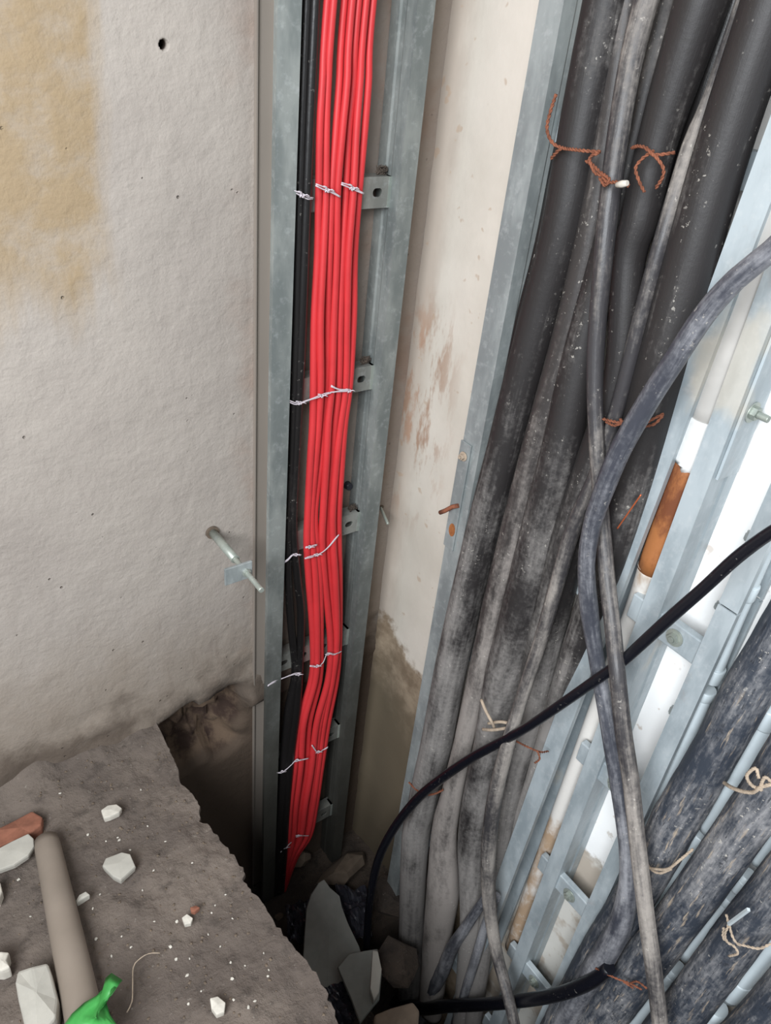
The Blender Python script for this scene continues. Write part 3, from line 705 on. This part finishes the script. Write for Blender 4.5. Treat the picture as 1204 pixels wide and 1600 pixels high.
# loose hanging cables
cable('hanging_cable', [(1030, -60, .078, 40), (1010, 0, .080, 40), (985, 100, .082, 38), (966, 210, .086, 36), (950, 330, .095, 33), (941, 420, .10, 30), (932, 520, .10, 28), (929, 600, .10, 26), (931, 680, .10, 25), (936, 760, .10, 24), (943, 840, .105, 24), (949, 910, .115, 25), (957, 980, .13, 26), (964, 1050, .152, 26), (973, 1140, .155, 27), (985, 1220, .150, 27), (996, 1320, .145, 26), (1008, 1420, .145, 26), (1020, 1510, .145, 26), (1032, 1610, .145, 25)],
      'thin', 'long dusty cable hanging down to the bottom edge, crossing over the others', 'loose cables hanging in front of the right wall', seg=18, lump=0.03)
cable('hanging_cable', [(1290, 310, .16, 40), (1204, 392, .16, 36), (1150, 436, .16, 36), (1100, 492, .158, 36), (1055, 560, .155, 35), (1010, 630, .15, 35), (970, 700, .148, 34), (945, 760, .146, 32), (925, 820, .14, 29), (916, 880, .13, 27), (920, 950, .118, 29), (930, 1020, .112, 25), (940, 1080, .110, 24), (952, 1150, .112, 24), (966, 1230, .112, 26), (978, 1320, .110, 24), (981, 1380, .108, 30), (970, 1440, .105, 36), (945, 1490, .10, 38), (912, 1540, .09, 38), (885, 1590, .08, 38), (870, 1640, .07, 38)],
      'blue', 'blue-grey cable sweeping in from the right edge and bending down past the crossing', 'loose cables hanging in front of the right wall', seg=18, lump=0.03)
cable('hanging_cable', [(1260, 800, .16, 22), (1204, 832, .155, 21), (1150, 872, .15, 21), (1100, 918, .145, 20), (1050, 962, .142, 20), (1000, 1008, .138, 19), (970, 1035, .135, 18), (930, 1063, .136, 17), (880, 1098, .136, 16), (830, 1132, .134, 15), (790, 1155, .130, 15), (740, 1182, .128, 15), (690, 1216, .128, 15), (650, 1250, .128, 14.5), (615, 1295, .13, 14), (592, 1340, .14, 13), (580, 1390, .16, 12.5), (574, 1450, .18, 12), (573, 1520, .20, 12), (577, 1600, .22, 12), (582, 1650, .22, 12)],
      'black', 'thin shiny black cable arching from the right edge down into the pit', 'loose cables hanging in front of the right wall', seg=14)
cable('hanging_cable', [(600, 1560, .07, 20), (650, 1575, .08, 20), (700, 1572, .085, 19), (760, 1569, .10, 19), (820, 1563, .11, 20), (870, 1554, .12, 21), (905, 1542, .12, 22), (932, 1528, .118, 22), (952, 1512, .115, 20)],
      'black', 'short black cable lying across the bottom with a rusty wire at its end', seg=14)
# muddy cables and conduits, lower right
cable('power_cable', [(1262, 920, .060, 76), (1224, 985, .060, 75), (1168, 1080, .060, 73), (1130, 1150, .060, 71), (1097, 1208, .060, 69), (1058, 1275, .062, 70), (1030, 1330, .062, 66), (1005, 1378, .062, 60), (966, 1440, .062, 60), (926, 1510, .062, 60), (888, 1580, .062, 58), (860, 1640, .062, 58)],
      'h', 'muddy thick cable just right of the narrow ladder, roped near its lower end', G2, lump=0.05, seg=24)
cable('power_cable', [(1250, 1150, .060, 76), (1209, 1222, .060, 76), (1169, 1280, .060, 74), (1123, 1346, .060, 70), (1077, 1411, .060, 68), (1036, 1465, .060, 68), (990, 1525, .060, 68), (940, 1590, .060, 66), (905, 1640, .064, 72)],
      'h', 'muddy thick cable between the two pale conduits, streaked with dried mud', G2, lump=0.05, seg=24)
cable('power_cable', [(1252, 1340, .060, 74), (1201, 1403, .060, 72), (1150, 1467, .060, 70), (1103, 1531, .060, 68), (1052, 1600, .060, 66), (1020, 1650, .064, 74)],
      'h', 'muddy thick cable wrapped with pale string near the bottom right', G2, lump=0.05, seg=24)
cable('power_cable', [(1268, 1502, .060, 66), (1212, 1564, .060, 66), (1160, 1624, .060, 66), (1110, 1680, .062, 70)],
      'h', 'muddy dark cable cutting the bottom right corner of the view', G2, lump=0.05, seg=24)
def conduit(segs, label, couplings=(), m='pvc', group='pale conduits at the lower right', off=0.030):
    p0 = B(segs[0][0][0], segs[0][0][1], off)
    t = empty('conduit', p0); tag(t, label, 'conduit', group)
    for s in segs:
        pts, rr = smooth_path([(B(a, b, off), rad(B(a, b, off), wd)) for a, b, wd in s], 0.02)
        mb = MB(); mb.tube(pts, rr, 20, cap=True); mb.build('pipe', M[m], t, recalc=False)
    for (a, b, c, d, wd) in couplings:
        q0, q1 = B(a, b, off), B(c, d, off); r = rad(q0, wd)
        mb = MB(); mb.tube([q0, q0+(q1-q0)*0.06, q0+(q1-q0)*0.94, q1], [r*0.95, r, r, r*0.95], 20, cap=True); mb.build('coupling', M[m], t, recalc=False)
    return t
conduit([[(1262, 720, 30), (1225, 800, 30), (1191, 866, 28), (1166, 925, 27), (1140, 985, 27), (1110, 1062, 26)], [(1104, 1076, 26), (1066, 1166, 25), (1030, 1245, 24), (985, 1345, 23), (930, 1470, 22)]],
        'pale conduit in the shade right of the narrow ladder, with an open joint', [(1173, 912, 1163, 934, 30), (1119, 1042, 1110, 1062, 31), (1104, 1076, 1098, 1089, 31)])
conduit([[(1260, 1000, 38), (1204, 1108, 37), (1169, 1182, 36), (1145, 1232, 35), (1118, 1280, 34), (1108, 1296, 34)], [(1098, 1305, 31), (1066, 1352, 30), (1037, 1397, 29), (990, 1470, 28)]],
        'brightest pale conduit, between the first two muddy cables', [(1206, 1104, 1192, 1132, 41), (1100, 1300, 1084, 1324, 38)])
conduit([[(1250, 1240, 24), (1195, 1328, 23), (1182, 1346, 23)], [(1170, 1366, 23), (1152, 1389, 23)], [(1145, 1400, 28), (1110, 1446, 29), (1072, 1492, 29)], [(1058, 1512, 26), (1020, 1566, 26), (985, 1610, 26)]],
        'pale conduit with a dark open joint above the string-wrapped cable', [(1145, 1400, 1137, 1410, 30), (1164, 1374, 1152, 1389, 25), (1052, 1520, 1044, 1531, 30)])
conduit([[(1255, 1420, 32), (1197, 1487, 32), (1150, 1542, 31), (1138, 1556, 31)], [(1122, 1574, 30), (1085, 1620, 30)]],
        'pale conduit nearest the bottom right corner, below the string-wrapped cable', [(1160, 1530, 1140, 1554, 34)])
# water pipe between the ladders
wp = empty('water_pipe', B(1090, 690, .024)); tag(wp, 'white pipe with a socket and a rusty stretch between the wide and narrow ladders', 'pipe')
def wpipe(nm, rws, m, offs=None):
    pts, rr = smooth_path([(B(a, b, o), rad(B(a, b, o), wd)) for (a, b, wd), o in zip(rws, offs or [.034]*9)], 0.02)
    mb = MB(); mb.tube(pts, rr, 22); o = mb.build(nm, M[m], wp, recalc=False); return o
wpipe('upper_pipe', [(1245, 262, 64), (1159, 500, 55), (1102, 660, 50)], 'pvcg')
wpipe('socket', [(1104, 652, 54), (1101, 660, 56), (1080, 716, 54), (1077, 722, 52)], 'pvcw')
wpipe('rusty_pipe', [(1080, 716, 47), (1050, 800, 47), (1018, 890, 45)], 'rustpipe')
wpipe('lower_pipe', [(1019, 886, 45), (1012, 904, 40), (988, 966, 33), (914, 1165, 29), (857, 1320, 26), (800, 1480, 23)], 'pvcs', [.034, .032, .022, .022, .022, .022])

# ------------------------------------------------------------------ binding wires and ropes
def twist(mb, pts, r, pitch=0.012, strands=2):
    U = 0; P = [[] for _ in range(strands)]
    for i, p in enumerate(pts):
        if i: U += (p-pts[i-1]).length
        t = (pts[min(i+1, len(pts)-1)]-pts[max(i-1, 0)]).normalized()
        a = Vector((1, 0, 0))-t*t.x; a.normalize(); b = t.cross(a)
        for s in range(strands):
            an = 2*PI*(U/pitch+s/strands); P[s].append(p+(a*math.cos(an)+b*math.sin(an))*r*0.95)
    for q in P: mb.tube(q, r, 6)
def wire(name, paths, label, m='rustwire', wpx=4.5, cat='binding wire', group=None, tw=True, jit=0.0015, strands=2):
    t = None; mb = MB()
    for pth in paths:
        ctrl = [(B(a, b, o)+Vector([random.uniform(-jit, jit) for _ in range(3)]), 1) for a, b, o in pth]
        pts, _ = smooth_path(ctrl, 0.0025); r = rad(pts[0], wpx)
        if tw: twist(mb, pts, r*0.55, strands=strands)
        else: mb.tube(pts, r, 8)
    return tag(mb.build(name, M[m], recalc=False), label, cat, group)
bw = wire('binding_wire', [[(868, 148, .098), (860, 172, .106), (854, 200, .108), (862, 222, .104), (878, 229, .100), (898, 232, .108), (918, 234, .108), (936, 238, .100)],
                      [(878, 229, .102), (870, 238, .104), (862, 250, .100)],
                      [(916, 250, .104), (926, 262, .108), (936, 272, .112), (946, 283, .118), (962, 286, .122), (984, 289, .120)],
                      [(936, 238, .104), (922, 246, .106), (930, 268, .112), (944, 276, .116)],
                      [(940, 268, .112), (952, 280, .12), (944, 290, .12), (934, 280, .114)]],
     'rusty twisted wire binding the leftmost thick cable and the hanging cable near the top', wpx=6)
mb = MB(); q0 = B(963, 289, .125); q1 = B(980, 286, .125); mb.tube([q0, (q0+q1)/2, q1], [0.003, 0.0042, 0.003], 8)
mb.build('white_tip', M['whitechip'], bw, recalc=False)['label'] = 'white paint blob on the wire tip'
wire('binding_wire', [[(986, 232, .085), (1000, 229, .098), (1012, 232, .102), (1024, 240, .104), (1052, 239, .090)],
                      [(1020, 236, .104), (1004, 244, .104), (994, 262, .108), (999, 280, .106), (1008, 298, .104)],
                      [(1010, 230, .103), (1024, 246, .106), (1034, 262, .104), (1033, 278, .100), (1024, 292, .096)]],
     'curled loop of rusty wire on the black cable right of the hanging cable', wpx=6)
wire('binding_wire', [[(942, 656, .104), (960, 657, .106), (975, 661, .106), (990, 658, .108)], [(945, 660, .104), (962, 664, .108), (978, 656, .108)],
                      [(1006, 668, .098), (1022, 662, .098), (1036, 650, .090)], [(1006, 662, .098), (1020, 657, .098), (1034, 647, .090)], [(968, 655, .11), (972, 664, .112), (980, 668, .11)]],
     'rusty wire tied round the rightmost thick cable behind the blue-grey cable', wpx=5)
wire('copper_strand', [[(964, 826, .095), (980, 803, .1), (1001, 773, .1)]], 'thin bare copper strand sticking out beside the ladder rail', 'copper', 2.4, 'wire', tw=False, jit=0)
wire('twine_scrap', [[(752, 1094, .112), (760, 1110, .118), (768, 1128, .118), (772, 1138, .112)], [(762, 1130, .112), (780, 1129, .116), (796, 1131, .112)], [(754, 1141, .112), (770, 1141, .118), (792, 1137, .112)]],
     'pale scraps of twine stuck on the thick cables above the black arch', 'palewire', 5, 'twine', tw=False)
wire('binding_wire', [[(640, 1222, .09), (650, 1233, .094), (664, 1240, .094), (680, 1240, .092), (692, 1234, .088)], [(644, 1226, .09), (656, 1238, .094), (672, 1243, .094)]],
     'rusty wire around the leftmost thick cable just above the black arch', wpx=3.5)
wire('binding_wire', [[(806, 1156, .10), (826, 1168, .102), (844, 1176, .09), (856, 1172, .07)], [(838, 1172, .10), (842, 1184, .1), (836, 1192, .1)]],
     'short brown wire at the right side of the bundle below the black arch', wpx=3.5)
wire('rope_tie', [[(1130, 1222, .06), (1142, 1230, .09), (1160, 1237, .105), (1178, 1238, .112), (1189, 1230, .115), (1204, 1224, .112), (1230, 1224, .10)],
                  [(1186, 1215, .112), (1178, 1200, .114), (1168, 1212, .114), (1172, 1226, .114), (1190, 1234, .115)], [(1184, 1232, .115), (1195, 1216, .116), (1206, 1222, .112)]],
     'frayed tan rope end over the bright conduit and second muddy cable', 'palewire', 6, 'rope', strands=3)
wire('rope_tie', [[(1004, 1330, .104), (1008, 1350, .108), (1022, 1358, .11), (1042, 1357, .11), (1062, 1345, .105), (1082, 1326, .085)],
                  [(1006, 1338, .104), (1014, 1356, .108), (1030, 1364, .11), (1050, 1358, .108)]],
     'pale rope looped round the muddy cable beside the narrow ladder', 'palewire', 4.5, 'rope', strands=3)
wire('rope_tie', [[(1134, 1428, .108), (1136, 1444, .114), (1132, 1458, .116), (1136, 1470, .116), (1146, 1479, .116), (1150, 1489, .114), (1138, 1496, .11)],
                  [(1138, 1445, .114), (1144, 1462, .116), (1152, 1474, .116), (1162, 1478, .115), (1184, 1481, .11), (1204, 1476, .10)], [(1130, 1450, .115), (1128, 1464, .115), (1136, 1474, .115)]],
     'pale string knotted on the muddy cable near the bottom right', 'palewire', 4.5, 'string')
mb = MB(); q0, q1 = B(1138, 1444, .116), B(1169, 1421, .122); mb.tube([q0, q1], 0.0028, 4, smooth=False)
tag(mb.build('nail', M['pvc']), 'pale straight sliver held in the knotted string at the bottom right', 'nail')
wire('binding_wire', [[(930, 1514, .122), (944, 1520, .124), (962, 1528, .116), (984, 1537, .11), (1002, 1546, .108)], [(984, 1537, .11), (996, 1534, .11), (1010, 1545, .108)], [(975, 1533, .112), (990, 1546, .11)]],
     'rusty wire at the end of the short black cable on the bottom', wpx=3.5)
# white printing on the thin cable, chips of mud
mb = MB()
for i in range(46):
    y = 400+i*10; x = 838-(y-400)*0.2155+ (2 if i % 3 else -1)
    p = B(x-2, y, .0575 if y < 470 else .0585); mb.box(p, (0.0008, 0.0022, 0.0045))
tag(mb.build('printed_marking', M['mark']), 'faded white lettering printed down the thin black cable at the rail', 'printing')

# ------------------------------------------------------------------ debris on the slab
def shard(name, poly, z, th, m, label, cat='debris', group=None, tilt=0.0, plane=None):
    fn = plane or (lambda a, b, zz: H(a, b, zz))
    c = sum((fn(a, b, z) for a, b in poly), Vector())/len(poly)
    top = []
    for a, b in poly:
        p = fn(a, b, z); p = p+Vector((0, 0, tilt*(p.x-c.x)+random.uniform(-1, 1)*th*0.12)); top.append(p)
    n = len(top); mid = [c+(p-c)*1.03-Vector((0, 0, th*0.3)) for p in top]; bot = [c+(p-c)*0.95-Vector((0, 0, th)) for p in top]
    crown = c+Vector((0, 0, th*0.12))
    mb = MB(); fs = [(i, (i+1) % n, 3*n) for i in range(n)]
    fs += [(i, (i+1) % n, n+(i+1) % n, n+i) for i in range(n)]+[(n+i, n+(i+1) % n, 2*n+(i+1) % n, 2*n+i) for i in range(n)]+[tuple(range(2*n, 3*n))]
    mb.add(top+mid+bot+[crown], fs)
    o = mb.build(name, M[m], bevel=th*0.08)
    return tag(o, label, cat, group)
def rock(name, c, size, m, label, cat='debris', group=None, seed=0, n=26, link=True):
    rnd = random.Random(seed); bm = bmesh.new()
    for _ in range(n):
        v = Vector([rnd.gauss(0, 1) for _ in range(3)]).normalized()
        bm.verts.new((v.x*size[0]*rnd.uniform(.8, 1), v.y*size[1]*rnd.uniform(.8, 1), v.z*size[2]*rnd.uniform(.8, 1)))
    r = bmesh.ops.convex_hull(bm, input=bm.verts[:])
    bmesh.ops.delete(bm, geom=[v for v in bm.verts if not v.link_faces], context='VERTS')
    me = bpy.data.meshes.new(name); bm.to_mesh(me); bm.free(); me.materials.append(M[m])
    o = bpy.data.objects.new(name, me); o.location = c; COL.objects.link(o)
    if label: tag(o, label, cat, group)
    return o
# brown pipe lying on the slab
pa = H(72, 1312, 0.030); pb = H(142, 1640, 0.034); d = pb-pa
pp = empty('broken_pipe', (pa.x, pa.y, 0)); tag(pp, 'dusty brown pipe lying on the slab towards the camera', 'pipe')
mb = MB(); pts = [pa+d*(i/24)+Vector((0, 0, 0.001*math.sin(i))) for i in range(25)]
mb.tube(pts, [rad(pts[i], 37+22*i/24)*(0.93 if i == 0 else 1) for i in range(25)], 24, ref=Vector((0, 0, 1)))
mb.build('pipe_body', M['tan'], pp, recalc=False)
shard('plaster_shard', [(-30, 1368), (-10, 1330), (18, 1315), (44, 1303), (52, 1310), (53, 1322), (44, 1336), (22, 1350)], 0.035, 0.014, 'plastershard', 'long pale shard at the left edge, leaning on the brown pipe')
shard('brick_fragment', [(-20, 1330), (-10, 1300), (20, 1282), (50, 1268), (66, 1276), (64, 1290), (48, 1300), (20, 1316)], 0.028, 0.03, 'brick', 'red-brown brick fragment between the wall and the pale shard')
shard('plaster_shard', [(160, 1352), (165, 1340), (190, 1331), (203, 1334), (211, 1352), (188, 1374), (176, 1368)], 0.030, 0.016, 'plastershard', 'six-sided pale shard lying flat right of the brown pipe')
shard('plaster_shard', [(158, 1266), (168, 1258), (182, 1256), (190, 1262), (186, 1269), (172, 1276), (162, 1278)], 0.030, 0.014, 'whitechip', 'small white plaster lump near the wall above the six-sided shard')
shard('concrete_chunk', [(27, 1515), (48, 1512), (74, 1503), (80, 1520), (90, 1560), (88, 1590), (60, 1625), (40, 1610), (28, 1560), (24, 1535)], 0.055, 0.05, 'plastershard', 'big pale concrete chunk left of the brown pipe at the bottom edge')
shard('plaster_shard', [(-20, 1490), (2, 1488), (14, 1487), (10, 1500), (16, 1512), (2, 1518), (-15, 1516)], 0.03, 0.03, 'whitechip', 'white plaster lump on the left edge above the big chunk')
shard('plaster_shard', [(-16, 1380), (0, 1378), (3, 1392), (-2, 1408), (-15, 1405)], 0.03, 0.02, 'whitechip', 'white sliver on the left edge below the long pale shard')
shard('plaster_shard', [(328, 1560), (340, 1556), (352, 1566), (350, 1580), (338, 1585), (330, 1574)], 0.024, 0.014, 'whitechip', 'white plaster lump near the bottom middle of the slab')
shard('plaster_shard', [(284, 1433), (292, 1428), (301, 1434), (298, 1442), (288, 1444)], 0.020, 0.010, 'whitechip', 'small bright chip in the middle of the slab')
shard('plaster_shard', [(118, 1408), (124, 1398), (134, 1393), (140, 1398), (128, 1405), (120, 1411)], 0.026, 0.012, 'plastershard', 'thin pale flake just right of the brown pipe')
shard('brick_fragment', [(297, 1418), (306, 1414), (312, 1418), (304, 1425), (298, 1424)], 0.02, 0.010, 'brick', 'small reddish brick crumb beside the bright chip')
# many tiny chips
proto = None; protos = [rock('plaster_chip', (0, 0, 0), (1, 0.7, 0.45), 'whitechip', None, seed=s, n=14) for s in range(4)]
tiny = [(137, 1302, 6), (165, 1313, 4), (186, 1311, 6), (184, 1307, 4), (30, 1375, 7), (202, 1325, 5), (240, 1360, 5), (222, 1388, 4), (150, 1465, 7), (190, 1463, 4), (145, 1420, 5), (174, 1493, 5), (330, 1422, 4), (336, 1412, 4),
        (363, 1434, 4), (325, 1455, 4), (275, 1496, 7), (265, 1478, 8), (292, 1520, 7), (296, 1495, 4), (360, 1502, 5), (382, 1505, 4), (412, 1487, 4), (420, 1514, 4), (294, 1565, 6), (314, 1545, 4), (398, 1565, 6), (388, 1576, 7), (362, 1528, 7), (364, 1562, 6),
        (95, 1245, 5), (220, 1235, 4), (276, 1437, 7), (156, 1396, 4), (47, 1430, 4), (205, 1480, 5), (418, 1524, 5), (344, 1475, 4), (241, 1440, 4), (352, 1396, 4), (300, 1350, 4), (230, 1290, 4), (258, 1312, 4)]
used = set()
for i, (x, y, s) in enumerate(tiny):
    k = i % 4; p = H(x, y, 0.004); p.z = slab_z(p.x, p.y)+0.0015
    if k in used:
        o = protos[k].copy(); COL.objects.link(o)
    else: o = protos[k]; used.add(k)
    r = rad(p, s*1.15); o.location = p; o.scale = (r, r, r); o.rotation_euler = (0, 0, random.uniform(0, 6))
    tag(o, 'tiny pale plaster chip scattered on the dusty slab', 'chip', 'plaster chips on the slab')
mb = MB()
for _ in range(520):                             # grit
    y = random.uniform(-0.95, -0.02); x = edge_x(y)-0.01-abs(random.gauss(0, 0.26)); r = random.uniform(0.0012, 0.0036)
    c = Vector((x, y, slab_z(x, y)+r*0.3)); rot = Matrix.Rotation(random.uniform(0, 6), 3, 'Z')
    mb.add([c+rot@Vector(v)*r for v in ((1, 0, 0), (-.8, .3, 0), (0, 1, 0.1), (0.1, -.9, 0), (0, 0, 0.8), (0, 0, -0.8))],
           [(0, 2, 4), (2, 1, 4), (1, 3, 4), (3, 0, 4), (2, 0, 5), (1, 2, 5), (3, 1, 5), (0, 3, 5)])
tag(mb.build('grit', M['stone']), 'fine brown grit strewn over the landing slab', 'grit', kind='stuff')
# green scrap
gp = [(92, 1612), (112, 1584), (132, 1566), (150, 1556), (160, 1546), (165, 1528), (174, 1520), (191, 1531), (180, 1541), (166, 1552), (166, 1566), (172, 1586), (186, 1606), (176, 1640), (120, 1650)]
c = (150, 1590); mb = MB(); vs = []; rings = 5
for k in range(rings+1):
    t = k/rings
    for (a, b) in gp:
        px, py = c[0]+(a-c[0])*t, c[1]+(b-c[1])*t
        z = 0.10-0.02*t+0.012*noise.noise(Vector((px*0.06, py*0.06, 3)))+0.004*math.sin(px*0.3)
        vs.append(H(px, py, z))
n = len(gp); fs = [(k*n+i, k*n+(i+1) % n, (k+1)*n+(i+1) % n, (k+1)*n+i) for k in range(rings) for i in range(n)]
mb.add(vs, fs, smooth=True); o = mb.build('plastic_scrap', M['green'], recalc=False)
sd = o.modifiers.new('solid', 'SOLIDIFY'); sd.thickness = 0.0012
tag(o, 'crumpled bright green plastic scrap at the bottom edge on the brown pipe', 'plastic scrap')
# thin arched wire
mb = MB(); pts, _ = smooth_path([(H(a, b, z), 1) for a, b, z in [(198, 1582, 0.01), (206, 1565, .012), (207, 1540, .014), (208, 1512, .016), (216, 1500, .018), (232, 1490, .02), (250, 1489, .014)]], 0.005)
mb.tube(pts, 0.0009, 6); tag(mb.build('bent_wire', M['palewire'], recalc=False), 'thin bent pale wire lying on the slab right of the green scrap', 'wire')

# ------------------------------------------------------------------ debris in the pit
def HP(a, b, z): return H(a, b, z)
shard('cement_slab_piece', [(479, 1418), (486, 1398), (498, 1380), (506, 1376), (515, 1388), (530, 1402), (534, 1420), (543, 1445), (560, 1480), (566, 1500), (545, 1530), (512, 1548), (488, 1520), (474, 1495), (476, 1460)], -0.60, 0.022, 'greyshard', 'tall pointed grey cement sheet piece standing out in the pit', tilt=0.12)
shard('cement_slab_piece', [(528, 1512), (545, 1490), (570, 1484), (590, 1480), (596, 1520), (592, 1560), (580, 1575), (562, 1600), (548, 1560)], -0.57, 0.02, 'greyshard', 'square grey cement sheet piece overlapping the pointed one, behind the black cable', tilt=-0.1)
shard('plaster_shard', [(582, 1485), (590, 1486), (596, 1515), (592, 1550), (584, 1562), (578, 1545)], -0.53, 0.03, 'plastershard', 'narrow pale lump right of the black cable at the pit bottom')
shard('concrete_chunk', [(585, 1585), (610, 1575), (645, 1566), (655, 1580), (650, 1640), (600, 1650), (582, 1620)], -0.45, 0.06, 'stone', 'brown concrete block at the bottom edge of the pit')
rock('rubble_stone', HP(470, 1342, -0.70), (0.03, 0.025, 0.025), 'stone', 'round brown stone at the foot of the red cables', seed=11)
rock('rubble_stone', HP(535, 1358, -0.72), (0.085, 0.045, 0.03), 'stone', 'broad brown stone behind the pointed grey piece', seed=12)
rock('rubble_stone', HP(605, 1400, -0.70), (0.05, 0.06, 0.05), 'pit', 'dark brown stone right of the black cable in the pit', seed=14)
rock('rubble_stone', HP(620, 1500, -0.66), (0.06, 0.07, 0.04), 'pit', 'dark stone at the foot of the leftmost thick cable', seed=15)
for i in range(18):
    k = 30+i; x = random.uniform(-0.52, -0.22); y = random.uniform(-0.7, -0.05)
    s = random.uniform(0.012, 0.03)
    o = rock('rubble_stone', (x, y, pit_z(x, y)+s*0.3), (s, s*0.8, s*0.6), 'pit' if i % 3 else 'stone', 'small dark rubble stone among others on the pit bottom', seed=k, group='rubble on the pit bottom')
# crumpled dark plastic
def sheet(pxs, z, label, amp=0.02, sub=14, mm='bag'):
    a, b, c, d = [HP(x, y, z) for x, y in pxs]; vs = []
    for j in range(sub+1):
        for i in range(sub+1):
            u, v = i/sub, j/sub; p = (a*(1-u)+b*u)*(1-v)+(d*(1-u)+c*u)*v
            vs.append(p+Vector((0, 0, amp*noise.turbulence(p*22, 3, True))))
    mb = MB(); mb.add(vs, [(j*(sub+1)+i, j*(sub+1)+i+1, (j+1)*(sub+1)+i+1, (j+1)*(sub+1)+i) for j in range(sub) for i in range(sub)])
    o = mb.build('plastic_sheet', M[mm], recalc=False); s = o.modifiers.new('solid', 'SOLIDIFY'); s.thickness = 0.001
    return tag(o, label, 'plastic sheet')
sheet([(520, 1395), (572, 1390), (580, 1470), (540, 1470)], -0.70, 'crumpled dark plastic between the pointed grey piece and the black cable', 0.05)
sheet([(445, 1420), (482, 1410), (485, 1480), (450, 1480)], -0.68, 'crumpled dark plastic left of the pointed grey piece', 0.05)
sheet([(505, 1550), (545, 1535), (565, 1600), (530, 1620)], -0.62, 'crumpled dark plastic at the bottom edge of the pit', 0.05)

for o in bpy.data.objects:
    if '_o' in o: del o['_o']
